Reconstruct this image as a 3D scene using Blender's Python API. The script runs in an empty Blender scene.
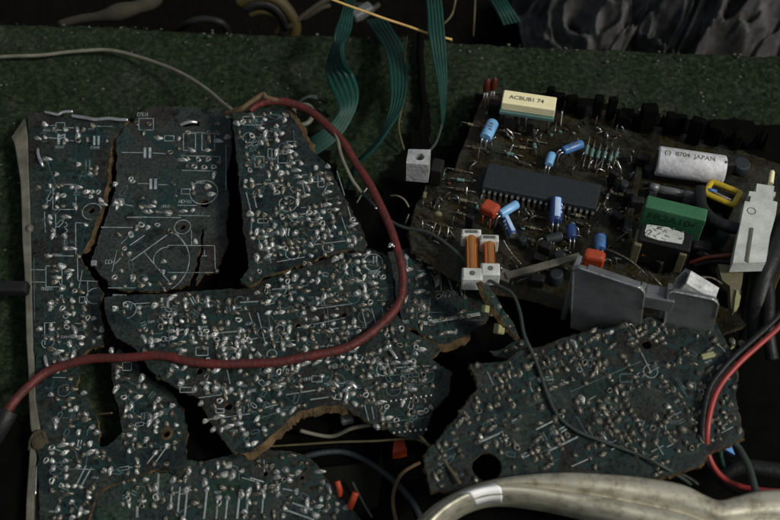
import bpy, math, random
from mathutils import Vector, Matrix, noise
from mathutils.geometry import tessellate_polygon

random.seed(7)
# One Blender unit is 10 cm.  Photo pixels (780 x 520) are turned into points on real planes.
SC = bpy.context.scene
COL = SC.collection
PITCH = math.radians(60)
DIST = 4.6
LENS = 50.0
CAM = Vector((0, -DIST*math.cos(PITCH), DIST*math.sin(PITCH)))
FWD = (-CAM).normalized()
RGT = Vector((1, 0, 0))
UPV = RGT.cross(FWD)
PX = 36/780/LENS*DIST           # one photo pixel at the slab, in units


def ray(px, py):
    return (FWD*LENS + RGT*((px-390)/780*36) - UPV*((py-260)/780*36)).normalized()


def P(px, py, z=0.0):
    d = ray(px, py)
    return CAM + d*((z-CAM.z)/d.z)


# ------------------------------------------------------------------ materials
def lin(c):
    return tuple(((v/255+0.055)/1.055)**2.4 if v/255 > 0.04045 else v/255/12.92 for v in c)


def new_mat(name):
    m = bpy.data.materials.new(name)
    m.use_nodes = True
    nt = m.node_tree
    b = nt.nodes['Principled BSDF']
    return m, nt, b


def simple(name, col, rough=0.5, metal=0.0, var=0.35, scale=30, bump=0.0, bscale=120, spec=0.5, col2=None, detail=6, rvar=0.15):
    """noise-varied colour, roughness and bump"""
    m, nt, b = new_mat(name)
    N = nt.nodes
    L = nt.links
    tc = N.new('ShaderNodeTexCoord')
    n = N.new('ShaderNodeTexNoise')
    n.inputs['Scale'].default_value = scale
    n.inputs['Detail'].default_value = detail
    n.inputs['Roughness'].default_value = 0.65
    L.new(tc.outputs['Object'], n.inputs['Vector'])
    r = N.new('ShaderNodeValToRGB')
    r.color_ramp.elements[0].position = 0.32
    r.color_ramp.elements[1].position = 0.68
    c2 = col2 or tuple(v*(1-var) for v in col)
    r.color_ramp.elements[0].color = (*c2, 1)
    r.color_ramp.elements[1].color = (*col, 1)
    L.new(n.outputs['Fac'], r.inputs['Fac'])
    L.new(r.outputs['Color'], b.inputs['Base Color'])
    mr = N.new('ShaderNodeMapRange')
    mr.inputs['To Min'].default_value = min(1, rough+rvar)
    mr.inputs['To Max'].default_value = max(0.05, rough-rvar)
    L.new(n.outputs['Fac'], mr.inputs['Value'])
    L.new(mr.outputs['Result'], b.inputs['Roughness'])
    b.inputs['Metallic'].default_value = metal
    b.inputs['Specular IOR Level'].default_value = spec
    if bump:
        n2 = N.new('ShaderNodeTexNoise')
        n2.inputs['Scale'].default_value = bscale
        n2.inputs['Detail'].default_value = 4
        L.new(tc.outputs['Object'], n2.inputs['Vector'])
        bp = N.new('ShaderNodeBump')
        bp.inputs['Strength'].default_value = bump
        bp.inputs['Distance'].default_value = 0.01
        L.new(n2.outputs['Fac'], bp.inputs['Height'])
        L.new(bp.outputs['Normal'], b.inputs['Normal'])
    return m


def mask_mat(name, a, bcol, c, scale=9, rough=0.45):
    """solder mask over copper areas: rectilinear patches of teal, green and bare dark laminate, with dirt"""
    m, nt, b = new_mat(name)
    N = nt.nodes
    L = nt.links
    tc = N.new('ShaderNodeTexCoord')
    v = N.new('ShaderNodeTexVoronoi')
    v.distance = 'CHEBYCHEV'
    v.inputs['Scale'].default_value = scale
    v.inputs['Randomness'].default_value = 0.85
    L.new(tc.outputs['Object'], v.inputs['Vector'])
    sep = N.new('ShaderNodeSeparateColor')
    L.new(v.outputs['Color'], sep.inputs['Color'])
    r = N.new('ShaderNodeValToRGB')
    e = r.color_ramp.elements
    r.color_ramp.interpolation = 'CONSTANT'
    e[0].position = 0
    e[0].color = (*a, 1)
    e[1].position = 0.45
    e[1].color = (*bcol, 1)
    x = e.new(0.75)
    x.color = (*c, 1)
    L.new(sep.outputs['Red'], r.inputs['Fac'])
    # fine tracks
    w = N.new('ShaderNodeTexVoronoi')
    w.distance = 'MANHATTAN'
    w.feature = 'F1'
    w.inputs['Scale'].default_value = scale*3.2
    L.new(tc.outputs['Object'], w.inputs['Vector'])
    r2 = N.new('ShaderNodeValToRGB')
    r2.color_ramp.elements[0].position = 0.45
    r2.color_ramp.elements[0].color = (0.62, 0.62, 0.62, 1)
    r2.color_ramp.elements[1].position = 0.5
    r2.color_ramp.elements[1].color = (1.25, 1.25, 1.25, 1)
    L.new(w.outputs['Distance'], r2.inputs['Fac'])
    mul = N.new('ShaderNodeMix')
    mul.data_type = 'RGBA'
    mul.blend_type = 'MULTIPLY'
    mul.inputs['Factor'].default_value = 1
    L.new(r.outputs['Color'], mul.inputs[6])
    L.new(r2.outputs['Color'], mul.inputs[7])
    # dirt film
    n = N.new('ShaderNodeTexNoise')
    n.inputs['Scale'].default_value = 7
    n.inputs['Detail'].default_value = 9
    n.inputs['Roughness'].default_value = 0.72
    L.new(tc.outputs['Object'], n.inputs['Vector'])
    r3 = N.new('ShaderNodeValToRGB')
    r3.color_ramp.elements[0].position = 0.45
    r3.color_ramp.elements[0].color = (0, 0, 0, 1)
    r3.color_ramp.elements[1].position = 0.75
    r3.color_ramp.elements[1].color = (1, 1, 1, 1)
    L.new(n.outputs['Fac'], r3.inputs['Fac'])
    mx = N.new('ShaderNodeMix')
    mx.data_type = 'RGBA'
    L.new(r3.outputs['Color'], mx.inputs['Factor'])
    L.new(mul.outputs[2], mx.inputs[6])
    mx.inputs[7].default_value = (0.030, 0.034, 0.030, 1)
    sp = N.new('ShaderNodeTexNoise')
    sp.inputs['Scale'].default_value = 75
    sp.inputs['Detail'].default_value = 7
    sp.inputs['Roughness'].default_value = 0.8
    L.new(tc.outputs['Object'], sp.inputs['Vector'])
    rs = N.new('ShaderNodeValToRGB')
    rs.color_ramp.elements[0].position = 0.38
    rs.color_ramp.elements[0].color = (0.45, 0.45, 0.45, 1)
    rs.color_ramp.elements[1].position = 0.66
    rs.color_ramp.elements[1].color = (2.3, 2.35, 2.25, 1)
    L.new(sp.outputs['Fac'], rs.inputs['Fac'])
    m2 = N.new('ShaderNodeMix')
    m2.data_type = 'RGBA'
    m2.blend_type = 'MULTIPLY'
    m2.inputs['Factor'].default_value = 1
    L.new(mx.outputs[2], m2.inputs[6])
    L.new(rs.outputs['Color'], m2.inputs[7])
    L.new(m2.outputs[2], b.inputs['Base Color'])
    mr = N.new('ShaderNodeMapRange')
    mr.inputs['To Min'].default_value = rough-0.12
    mr.inputs['To Max'].default_value = rough+0.35
    L.new(r3.outputs['Color'], mr.inputs['Value'])
    L.new(mr.outputs['Result'], b.inputs['Roughness'])
    b.inputs['Specular IOR Level'].default_value = 0.2
    n2 = N.new('ShaderNodeTexNoise')
    n2.inputs['Scale'].default_value = 90
    n2.inputs['Detail'].default_value = 5
    L.new(tc.outputs['Object'], n2.inputs['Vector'])
    bp = N.new('ShaderNodeBump')
    bp.inputs['Strength'].default_value = 0.35
    bp.inputs['Distance'].default_value = 0.004
    L.new(n2.outputs['Fac'], bp.inputs['Height'])
    L.new(bp.outputs['Normal'], b.inputs['Normal'])
    return m


def moss_mat():
    m, nt, b = new_mat('mossy_concrete')
    N = nt.nodes
    L = nt.links
    tc = N.new('ShaderNodeTexCoord')
    big = N.new('ShaderNodeTexNoise')
    big.inputs['Scale'].default_value = 3.5
    big.inputs['Detail'].default_value = 8
    big.inputs['Roughness'].default_value = 0.7
    fine = N.new('ShaderNodeTexNoise')
    fine.inputs['Scale'].default_value = 42
    fine.inputs['Detail'].default_value = 6
    fine.inputs['Roughness'].default_value = 0.8
    grit = N.new('ShaderNodeTexVoronoi')
    grit.inputs['Scale'].default_value = 30
    for t in (big, fine, grit):
        L.new(tc.outputs['Object'], t.inputs['Vector'])
    r = N.new('ShaderNodeValToRGB')
    e = r.color_ramp.elements
    e[0].position = 0.36
    e[0].color = (0.0042, 0.0078, 0.0034, 1)
    e[1].position = 0.64
    e[1].color = (0.037, 0.049, 0.026, 1)
    x = e.new(0.5)
    x.color = (0.0105, 0.0215, 0.0082, 1)
    L.new(fine.outputs['Fac'], r.inputs['Fac'])
    r2 = N.new('ShaderNodeValToRGB')
    r2.color_ramp.elements[0].position = 0.46
    r2.color_ramp.elements[0].color = (0, 0, 0, 1)
    r2.color_ramp.elements[1].position = 0.70
    r2.color_ramp.elements[1].color = (0.55, 0.55, 0.55, 1)
    L.new(big.outputs['Fac'], r2.inputs['Fac'])
    mx = N.new('ShaderNodeMix')
    mx.data_type = 'RGBA'
    L.new(r2.outputs['Color'], mx.inputs['Factor'])
    L.new(r.outputs['Color'], mx.inputs[6])
    r3 = N.new('ShaderNodeValToRGB')
    r3.color_ramp.elements[0].position = 0.4
    r3.color_ramp.elements[0].color = (0.022, 0.026, 0.017, 1)
    r3.color_ramp.elements[1].position = 0.7
    r3.color_ramp.elements[1].color = (0.085, 0.085, 0.066, 1)
    L.new(fine.outputs['Fac'], r3.inputs['Fac'])
    L.new(r3.outputs['Color'], mx.inputs[7])
    L.new(mx.outputs[2], b.inputs['Base Color'])
    b.inputs['Roughness'].default_value = 0.95
    b.inputs['Specular IOR Level'].default_value = 0.12
    bp = N.new('ShaderNodeBump')
    bp.inputs['Strength'].default_value = 0.65
    bp.inputs['Distance'].default_value = 0.02
    L.new(fine.outputs['Fac'], bp.inputs['Height'])
    bp2 = N.new('ShaderNodeBump')
    bp2.inputs['Strength'].default_value = 0.5
    bp2.inputs['Distance'].default_value = 0.012
    L.new(grit.outputs['Distance'], bp2.inputs['Height'])
    L.new(bp.outputs['Normal'], bp2.inputs['Normal'])
    L.new(bp2.outputs['Normal'], b.inputs['Normal'])
    return m


def copper_mat():
    m, nt, b = new_mat('enamelled_copper_winding')
    N = nt.nodes
    L = nt.links
    tc = N.new('ShaderNodeTexCoord')
    w = N.new('ShaderNodeTexWave')
    w.bands_direction = 'Z'
    w.inputs['Scale'].default_value = 45
    w.inputs['Distortion'].default_value = 2.0
    L.new(tc.outputs['Generated'], w.inputs['Vector'])
    w.inputs['Scale'].default_value = 3
    r = N.new('ShaderNodeValToRGB')
    r.color_ramp.elements[0].color = (0.60, 0.20, 0.06, 1)
    r.color_ramp.elements[1].color = (0.95, 0.40, 0.13, 1)
    L.new(w.outputs['Fac'], r.inputs['Fac'])
    L.new(r.outputs['Color'], b.inputs['Base Color'])
    b.inputs['Metallic'].default_value = .92
    b.inputs['Roughness'].default_value = 0.2
    return m


M = {}
M['moss'] = moss_mat()
M['soil'] = simple('dark_soil', (0.0024, 0.0022, 0.0018), 0.95, scale=14, bump=1, bscale=25, spec=0.1)
M['mask_teal'] = mask_mat('solder_mask_teal', (0.0066, 0.0108, 0.0106), (0.0078, 0.0148, 0.0128), (0.0096, 0.0092, 0.0090))
M['mask_plum'] = mask_mat('solder_mask_plum', (0.0150, 0.0185, 0.0180), (0.0115, 0.0205, 0.0190), (0.0130, 0.0112, 0.0112), scale=4.2)
M['mask_blue'] = mask_mat('solder_mask_blue', (0.0058, 0.0096, 0.0108), (0.0068, 0.0128, 0.0118), (0.0082, 0.0082, 0.0086), scale=8)
M['mask_dusty'] = mask_mat('solder_mask_dusty', (0.010, 0.015, 0.015), (0.009, 0.021, 0.014), (0.014, 0.014, 0.012), scale=9)
M['mask_brown'] = mask_mat('bare_laminate_brown', (0.0095, 0.0073, 0.0024), (0.0140, 0.0105, 0.0034), (0.0055, 0.0048, 0.0022), scale=11, rough=0.5)
M['edge'] = simple('broken_laminate_edge', (0.15, 0.10, 0.047), 0.9, scale=16, bump=1.0, bscale=130, col2=(0.018, 0.015, 0.010), spec=0.1, detail=10)
M['edge_dark'] = simple('dirty_laminate_edge', (0.06, 0.05, 0.03), 0.85, scale=40, bump=0.8, bscale=90, spec=0.2)
M['solder'] = simple('dull_tin_solder', (0.50, 0.515, 0.49), 0.45, 0.7, scale=60, bump=0.5, bscale=80, col2=(0.14, 0.145, 0.135), rvar=0.14)
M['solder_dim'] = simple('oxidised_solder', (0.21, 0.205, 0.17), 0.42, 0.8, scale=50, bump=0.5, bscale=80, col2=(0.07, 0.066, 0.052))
M['hole_shade'] = simple('pad_hole_shade', (0.03, 0.022, 0.012), 0.4, scale=40)  # dark disc colour, paints the shade inside open pad holes
M['legend'] = simple('white_screen_print', (0.34, 0.40, 0.40), 0.7, scale=28, col2=(0.07, 0.10, 0.10))
M['legend_dim'] = simple('worn_screen_print', (0.095, 0.14, 0.14), 0.75, scale=26, col2=(0.022, 0.037, 0.037))
M['track'] = simple('masked_copper_track', (0.013, 0.036, 0.033), 0.4, scale=20, col2=(0.007, 0.020, 0.019), spec=0.25)
M['tin'] = simple('bright_tinned_wire', (0.7, 0.71, 0.7), 0.3, 0.9, scale=40, col2=(0.35, 0.35, 0.34))
M['trace_tin'] = simple('tinned_trace', (0.30, 0.34, 0.33), 0.45, 0.4, scale=40, col2=(0.11, 0.135, 0.13))
M['black'] = simple('black_plastic', (0.010, 0.010, 0.010), 0.55, scale=20, bump=0.2, spec=0.25)
M['shade_black'] = simple('matt_shade_black', (0.003, 0.003, 0.0028), 0.9, scale=8, bump=0.4, bscale=14, spec=0.04)  # near-black for the added shade sheet and crack strip, also for dark parts
M['black_rubber'] = simple('black_cable_rubber', (0.011, 0.012, 0.0125), 0.5, scale=16, bump=0.3, bscale=60, spec=0.3)
M['chip'] = simple('moulded_chip_body', (0.017, 0.023, 0.026), 0.6, scale=60, bump=0.3, bscale=180, spec=0.35)
M['red_cable'] = simple('dusty_red_sheath', (0.11, 0.0165, 0.014), 0.55, scale=22, bump=0.5, bscale=60, col2=(0.045, 0.014, 0.011), spec=0.3, detail=10)
M['red_wire'] = simple('bright_red_wire', (0.34, 0.03, 0.025), 0.45, scale=11, col2=(0.2, 0.02, 0.018))
M['green_wire'] = simple('grey_green_wire', (0.030, 0.043, 0.035), 0.6, scale=10)
M['grey_wire'] = simple('pale_grey_wire', (0.17, 0.165, 0.12), 0.6, scale=10, var=0.5)
M['brown_wire'] = simple('frayed_brown_wire', (0.12, 0.075, 0.035), 0.8, scale=20, bump=0.6, bscale=60)
M['ribbon'] = simple('green_ribbon_insulation', (0.008, 0.051, 0.037), 0.5, scale=7, bump=0.15, bscale=40, col2=(0.004, 0.023, 0.018), spec=0.25)
M['straw'] = simple('dry_straw', (0.62, 0.40, 0.12), 0.6, scale=15, var=0.4)
M['stem'] = simple('dead_stem', (0.10, 0.085, 0.04), 0.8, scale=15, var=0.5)
M['frame'] = simple('grimy_cream_plastic', (0.135, 0.132, 0.10), 0.6, scale=9, bump=0.4, bscale=40, col2=(0.05, 0.047, 0.032))
M['alu'] = simple('scratched_aluminium', (0.52, 0.53, 0.53), 0.42, 0.85, scale=22, bump=0.35, bscale=60, col2=(0.26, 0.27, 0.27))
M['alu_matt'] = simple('matt_aluminium', (0.50, 0.51, 0.51), 0.6, 0.4, scale=22, bump=0.5, bscale=60, col2=(0.25, 0.26, 0.26))
M['alu_dark'] = simple('weathered_heat_sink', (0.23, 0.24, 0.245), 0.45, 0.45, scale=6, bump=0.12, bscale=160, col2=(0.085, 0.09, 0.092), detail=12)
M['alu_bar'] = simple('tarnished_pale_metal', (0.60, 0.575, 0.45), 0.42, 0.55, scale=9, bump=0.4, bscale=50, col2=(0.27, 0.26, 0.185))
M['cap_sleeve'] = simple('scuffed_silver_sleeve', (0.74, 0.74, 0.76), 0.5, 0.0, scale=18, bump=0.3, bscale=60, col2=(0.36, 0.36, 0.37), detail=10)
M['cream'] = simple('cream_resin', (0.90, 0.83, 0.50), 0.5, scale=12, var=0.15)
M['ink'] = simple('black_ink', (0.03, 0.03, 0.03), 0.7, scale=120, col2=(0.16, 0.155, 0.14))
M['white'] = simple('chalk_white_plastic', (0.60, 0.63, 0.60), 0.55, scale=12, bump=0.2, col2=(0.36, 0.38, 0.34))
def streak_mat():
    m, nt, b = new_mat('weathered_metal_bar')
    N, L = nt.nodes, nt.links
    tc = N.new('ShaderNodeTexCoord')
    mp = N.new('ShaderNodeMapping')
    mp.inputs['Scale'].default_value = (2.2, 38, 38)
    L.new(tc.outputs['Object'], mp.inputs['Vector'])
    n1 = N.new('ShaderNodeTexNoise')
    n1.inputs['Scale'].default_value = 1
    n1.inputs['Detail'].default_value = 6
    L.new(mp.outputs['Vector'], n1.inputs['Vector'])
    n2 = N.new('ShaderNodeTexNoise')
    n2.inputs['Scale'].default_value = 13
    n2.inputs['Detail'].default_value = 10
    n2.inputs['Roughness'].default_value = .75
    L.new(tc.outputs['Object'], n2.inputs['Vector'])
    r1 = N.new('ShaderNodeValToRGB')
    r1.color_ramp.elements[0].position = .3
    r1.color_ramp.elements[0].color = (.40, .385, .295, 1)
    r1.color_ramp.elements[1].position = .65
    r1.color_ramp.elements[1].color = (.55, .53, .42, 1)
    L.new(n1.outputs['Fac'], r1.inputs['Fac'])
    r2 = N.new('ShaderNodeValToRGB')
    r2.color_ramp.elements[0].position = .36
    r2.color_ramp.elements[0].color = (.45, .44, .38, 1)
    r2.color_ramp.elements[1].position = .52
    r2.color_ramp.elements[1].color = (1, 1, 1, 1)
    L.new(n2.outputs['Fac'], r2.inputs['Fac'])
    mx = N.new('ShaderNodeMix')
    mx.data_type = 'RGBA'
    mx.blend_type = 'MULTIPLY'
    mx.inputs['Factor'].default_value = 1
    L.new(r1.outputs['Color'], mx.inputs[6])
    L.new(r2.outputs['Color'], mx.inputs[7])
    L.new(mx.outputs[2], b.inputs['Base Color'])
    b.inputs['Metallic'].default_value = .5
    mr = N.new('ShaderNodeMapRange')
    mr.inputs['To Min'].default_value = .62
    mr.inputs['To Max'].default_value = .3
    L.new(n2.outputs['Fac'], mr.inputs['Value'])
    L.new(mr.outputs['Result'], b.inputs['Roughness'])
    bp = N.new('ShaderNodeBump')
    bp.inputs['Strength'].default_value = .25
    bp.inputs['Distance'].default_value = .006
    L.new(n1.outputs['Fac'], bp.inputs['Height'])
    L.new(bp.outputs['Normal'], b.inputs['Normal'])
    return m


M['alu_bar'] = streak_mat()
M['fleck_white'] = simple('painted_sun_fleck', (0.97, 0.97, 0.95), 0.6, scale=12, var=0.05)  # near-white that paints a sun fleck on the metal bar
M['blue_pale'] = simple('pale_blue_sleeve', (0.22, 0.47, 0.75), 0.35, scale=20, col2=(0.12, 0.30, 0.55))
M['blue'] = simple('blue_sleeve', (0.06, 0.17, 0.40), 0.35, scale=20, col2=(0.04, 0.12, 0.32))
M['blue_dark'] = simple('navy_sleeve', (0.02, 0.055, 0.19), 0.35, scale=20)
M['stripe'] = simple('pale_stripe', (0.45, 0.62, 0.85), 0.4, scale=20)
M['orange'] = simple('orange_red_dip', (0.36, 0.055, 0.016), 0.4, scale=14, col2=(0.30, 0.04, 0.015), bump=0.2)
M['orange_bright'] = simple('bright_orange_plastic', (0.42, 0.05, 0.013), 0.5, scale=14)
M['brown_red'] = simple('brown_red_resin', (0.12, 0.022, 0.012), 0.3, scale=20)
M['green_box'] = simple('green_moulding', (0.035, 0.15, 0.065), 0.5, scale=8, bump=0.2, col2=(0.02, 0.095, 0.042))
M['green_ink'] = simple('dark_green_relief', (0.012, 0.05, 0.022), 0.6)
M['yellow'] = simple('yellow_film', (0.55, 0.40, 0.02), 0.4, scale=12, col2=(0.34, 0.24, 0.015))
M['yellow_dull'] = simple('dull_yellow_band', (0.05, 0.036, 0.005), 0.65, scale=8, bump=0.3)
M['teal_res'] = simple('grey_teal_resistor', (0.10, 0.20, 0.18), 0.5, scale=30)
M['tan'] = simple('tan_bobbin', (0.14, 0.13, 0.07), 0.6, scale=15)
M['copper'] = copper_mat()
M['stone'] = simple('crumpled_grey_plastic', (0.11, 0.11, 0.11), 0.6, scale=7, spec=.3, bump=0.4, bscale=30, col2=(0.008, 0.009, 0.008), detail=9)
M['wood'] = simple('pale_old_wood', (0.035, 0.032, 0.017), 0.85, scale=6, bump=0.4)
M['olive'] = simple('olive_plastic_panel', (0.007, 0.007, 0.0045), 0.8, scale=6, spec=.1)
M['lump'] = simple('yellow_green_lug', (0.30, 0.31, 0.14), 0.6, scale=14)
M['scrap_blue'] = simple('sky_blue_plastic', (0.16, 0.38, 0.80), 0.4, scale=9, var=0.1)
M['debris'] = simple('pale_grit', (0.09, 0.09, 0.07), 0.9, scale=9, var=0.5)
M['mossbit'] = simple('moss_tuft', (0.017, 0.033, 0.012), 0.95, scale=5, var=0.5, spec=0.1)
mg, ntg, bg = new_mat('dusty_glass')
bg.inputs['Base Color'].default_value = (0.25, 0.27, 0.27, 1)
bg.inputs['Transmission Weight'].default_value = 0.6
bg.inputs['Roughness'].default_value = 0.25
M['glass'] = mg


# ------------------------------------------------------------------ mesh builder
class MB:
    def __init__(self):
        self.v = []
        self.f = []
        self.m = []
        self.s = []

    def add(self, vs, fs, mi=0, smooth=False):
        o = len(self.v)
        self.v.extend([Vector(x) for x in vs])
        for f in fs:
            self.f.append([i+o for i in f])
            self.m.append(mi)
            self.s.append(smooth)

    def box(self, a, b, w, z0, z1, mi=0, bev=0.0):
        """box from local point a to b (2D), width w, between heights; bevelled top and vertical edges"""
        a = Vector((a[0], a[1]))
        b = Vector((b[0], b[1]))
        d = (b-a)
        ln = d.length
        d = d/ln
        e = Vector((-d.y, d.x))
        c = (a+b)/2
        self.obox(Vector((c.x, c.y, (z0+z1)/2)), Vector((d.x, d.y, 0)), Vector((e.x, e.y, 0)), ln, w, z1-z0, mi, bev)

    def obox(self, c, dx, dy, lx, ly, lz, mi=0, bev=0.0):
        dz = dx.cross(dy)
        bev = min(bev, lx*.45, ly*.45, lz*.45)
        hx, hy, hz = lx/2, ly/2, lz/2

        def oct_(ix, iy, z):
            x, y = hx-ix, hy-iy
            k = bev*0.6 if bev else 0
            if not bev:
                pts = [(-x, -y), (x, -y), (x, y), (-x, y)]
            else:
                pts = [(-x+k, -y), (x-k, -y), (x, -y+k), (x, y-k), (x-k, y), (-x+k, y), (-x, y-k), (-x, -y+k)]
            return [c+dx*p[0]+dy*p[1]+dz*z for p in pts]
        if bev:
            rings = [oct_(bev, bev, -hz), oct_(0, 0, -hz+bev), oct_(0, 0, hz-bev), oct_(bev*.3, bev*.3, hz-bev*.3), oct_(bev, bev, hz)]
        else:
            rings = [oct_(0, 0, -hz), oct_(0, 0, hz)]
        n = len(rings[0])
        vs = [p for r_ in rings for p in r_]
        fs = [list(range(n))[::-1], [len(vs)-n+i for i in range(n)]]
        for k in range(len(rings)-1):
            for i in range(n):
                j = (i+1) % n
                fs.append([k*n+i, k*n+j, (k+1)*n+j, (k+1)*n+i])
        self.add(vs, fs, mi)

    def lathe(self, p0, p1, prof, n=20, mi=0, smooth=True, mis=None):
        """prof: list of (t along p0->p1, radius)"""
        p0 = Vector(p0)
        p1 = Vector(p1)
        d = (p1-p0)
        ln = d.length
        d = d/ln
        a = d.orthogonal().normalized()
        b = d.cross(a)
        vs = []
        for (t, r) in prof:
            for i in range(n):
                an = 2*math.pi*i/n
                vs.append(p0+d*(t*ln)+(a*math.cos(an)+b*math.sin(an))*r)
        base = len(self.v)
        self.v.extend(vs)
        for k in range(len(prof)-1):
            for i in range(n):
                j = (i+1) % n
                self.f.append([base+k*n+i, base+k*n+j, base+(k+1)*n+j, base+(k+1)*n+i])
                self.m.append(mis[k] if mis else mi)
                self.s.append(smooth)
        self.f.append([base+i for i in range(n)][::-1])
        self.m.append(mis[0] if mis else mi)
        self.s.append(False)
        k = len(prof)-1
        self.f.append([base+k*n+i for i in range(n)])
        self.m.append(mis[-1] if mis else mi)
        self.s.append(False)

    def cyl(self, p0, p1, r, n=12, mi=0, r1=None):
        self.lathe(p0, p1, [(0, r), (1, r if r1 is None else r1)], n, mi)

    def tube(self, pts, r, n=10, mi=0, sub=6, jit=0.0):
        pts = catmull(pts, sub)
        if jit:
            pts = [p+Vector((noise.noise(p*6), noise.noise(p*6+Vector((7, 0, 0))), 0))*min(.014, .7*(r if not callable(r) else .018)) for p in pts]
        rings = []
        prev = None
        for i, p in enumerate(pts):
            t = (pts[min(i+1, len(pts)-1)]-pts[max(i-1, 0)]).normalized()
            if prev is None:
                a = t.orthogonal().normalized()
            else:
                a = (prev-t*prev.dot(t)).normalized()
            prev = a
            b = t.cross(a)
            rr = (r(i/(len(pts)-1)) if callable(r) else r)*(1+jit*noise.noise(p*9))
            rings.append([p+(a*math.cos(2*math.pi*k/n)+b*math.sin(2*math.pi*k/n))*rr for k in range(n)])
        vs = [p for q in rings for p in q]
        fs = []
        for k in range(len(rings)-1):
            for i in range(n):
                j = (i+1) % n
                fs.append([k*n+i, k*n+j, (k+1)*n+j, (k+1)*n+i])
        fs.append(list(range(n))[::-1])
        fs.append([len(vs)-n+i for i in range(n)])
        self.add(vs, fs, mi, True)

    def ellipsoid(self, c, ax, ay, az, nu=14, nv=8, mi=0, bump=0.0):
        c = Vector(c)
        vs = []
        fs = []
        for j in range(1, nv):
            th = math.pi*j/nv
            for i in range(nu):
                ph = 2*math.pi*i/nu
                q = ax*(math.sin(th)*math.cos(ph))+ay*(math.sin(th)*math.sin(ph))+az*math.cos(th)
                if bump:
                    q = q*(1+bump*noise.noise((c+q)*14))
                vs.append(c+q)
        top = len(vs)
        vs.append(c+az)
        vs.append(c-az)
        for j in range(nv-2):
            for i in range(nu):
                k = (i+1) % nu
                fs.append([j*nu+i, (j+1)*nu+i, (j+1)*nu+k, j*nu+k])
        for i in range(nu):
            k = (i+1) % nu
            fs.append([top, i, k])
            fs.append([top+1, (nv-2)*nu+k, (nv-2)*nu+i])
        self.add(vs, fs, mi, True)

    def prism(self, poly, z0, z1, holes=(), mi_top=0, mi_side=1, flare=None, flip=False):
        """flat plate: outline poly (2D), holes (lists of 2D); flare = outward offset of the bottom outline per vertex"""
        loops = [list(poly)]+[list(h) for h in holes]
        area = sum(loops[0][i][0]*loops[0][(i+1) % len(loops[0])][1]-loops[0][(i+1) % len(loops[0])][0]*loops[0][i][1] for i in range(len(loops[0])))
        if area < 0:
            loops[0].reverse()
            if flare:
                flare = flare[::-1]
        for h in loops[1:]:
            ar = sum(h[i][0]*h[(i+1) % len(h)][1]-h[(i+1) % len(h)][0]*h[i][1] for i in range(len(h)))
            if ar > 0:
                h.reverse()
        tess = tessellate_polygon([[Vector((p[0], p[1], 0)) for p in lp] for lp in loops])
        flat = [p for lp in loops for p in lp]
        n = len(flat)
        bot = []
        k = 0
        for li, lp in enumerate(loops):
            m = len(lp)
            for i in range(m):
                p = Vector(lp[i][:2])
                if li == 0 and flare:
                    q0 = Vector(lp[i-1][:2])
                    q1 = Vector(lp[(i+1) % m][:2])
                    t = (q1-q0)
                    t = t.normalized() if t.length > 1e-9 else Vector((1, 0))
                    p = p+Vector((t.y, -t.x))*flare[i]
                bot.append((p.x, p.y))
        vs = [(p[0], p[1], z1) for p in flat]+[(p[0], p[1], z0) for p in bot]
        up = []
        for t in tess:
            a, b, c = [Vector(flat[i][:2]) for i in t]
            if (b-a).cross(c-a) < 0:
                t = t[::-1]
            up.append(list(t))
        self.add(vs, [], 0)
        o = len(self.v)-len(vs)
        for t in up:
            self.f.append([o+i for i in t])
            self.m.append(mi_top)
            self.s.append(False)
            self.f.append([o+n+i for i in t[::-1]])
            self.m.append(mi_side)
            self.s.append(False)
        k = 0
        for lp in loops:
            m = len(lp)
            for i in range(m):
                j = (i+1) % m
                self.f.append([o+k+i, o+n+k+i, o+n+k+j, o+k+j])
                self.m.append(mi_side)
                self.s.append(False)
            k += m

    def mesh(self, name, mats):
        me = bpy.data.meshes.new(name)
        me.from_pydata([tuple(v) for v in self.v], [], self.f)
        for m in (mats if isinstance(mats, (list, tuple)) else [mats]):
            me.materials.append(M[m] if isinstance(m, str) else m)
        me.polygons.foreach_set('material_index', self.m)
        me.polygons.foreach_set('use_smooth', self.s)
        me.update()
        return me

    def build(self, name, mats, parent=None):
        o = bpy.data.objects.new(name, self.mesh(name, mats))
        COL.objects.link(o)
        if parent is not None:
            o.parent = parent
        return o


def catmull(pts, sub):
    pts = [Vector(p) for p in pts]
    if sub <= 1 or len(pts) < 3:
        return pts
    out = []
    n = len(pts)
    for i in range(n-1):
        p0 = pts[max(i-1, 0)]
        p1, p2 = pts[i], pts[i+1]
        p3 = pts[min(i+2, n-1)]
        for k in range(sub):
            t = k/sub
            out.append(0.5*((2*p1)+(p2-p0)*t+(2*p0-5*p1+4*p2-p3)*t*t+(3*p1-p0-3*p2+p3)*t**3))
    out.append(pts[-1])
    return out


def tag(o, label=None, cat=None, group=None, kind=None):
    if label:
        o['label'] = label
    if cat:
        o['category'] = cat
    if group:
        o['group'] = group
    if kind:
        o['kind'] = kind
    return o


def world_thing(name, mb, mats, label, cat, group=None):
    """one-mesh thing built from world coordinates: origin moved to its base"""
    lo = Vector((min(v.x for v in mb.v), min(v.y for v in mb.v), min(v.z for v in mb.v)))
    hi = Vector((max(v.x for v in mb.v), max(v.y for v in mb.v), max(v.z for v in mb.v)))
    c = Vector(((lo.x+hi.x)/2, (lo.y+hi.y)/2, lo.z))
    mb.v = [v-c for v in mb.v]
    o = mb.build(name, mats)
    o.location = c
    return tag(o, label, cat, group)


def inside(p, poly):
    x, y = p
    r = False
    n = len(poly)
    for i in range(n):
        x1, y1 = poly[i]
        x2, y2 = poly[i-1]
        if (y1 > y) != (y2 > y) and x < (x2-x1)*(y-y1)/(y2-y1)+x1:
            r = not r
    return r


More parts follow.
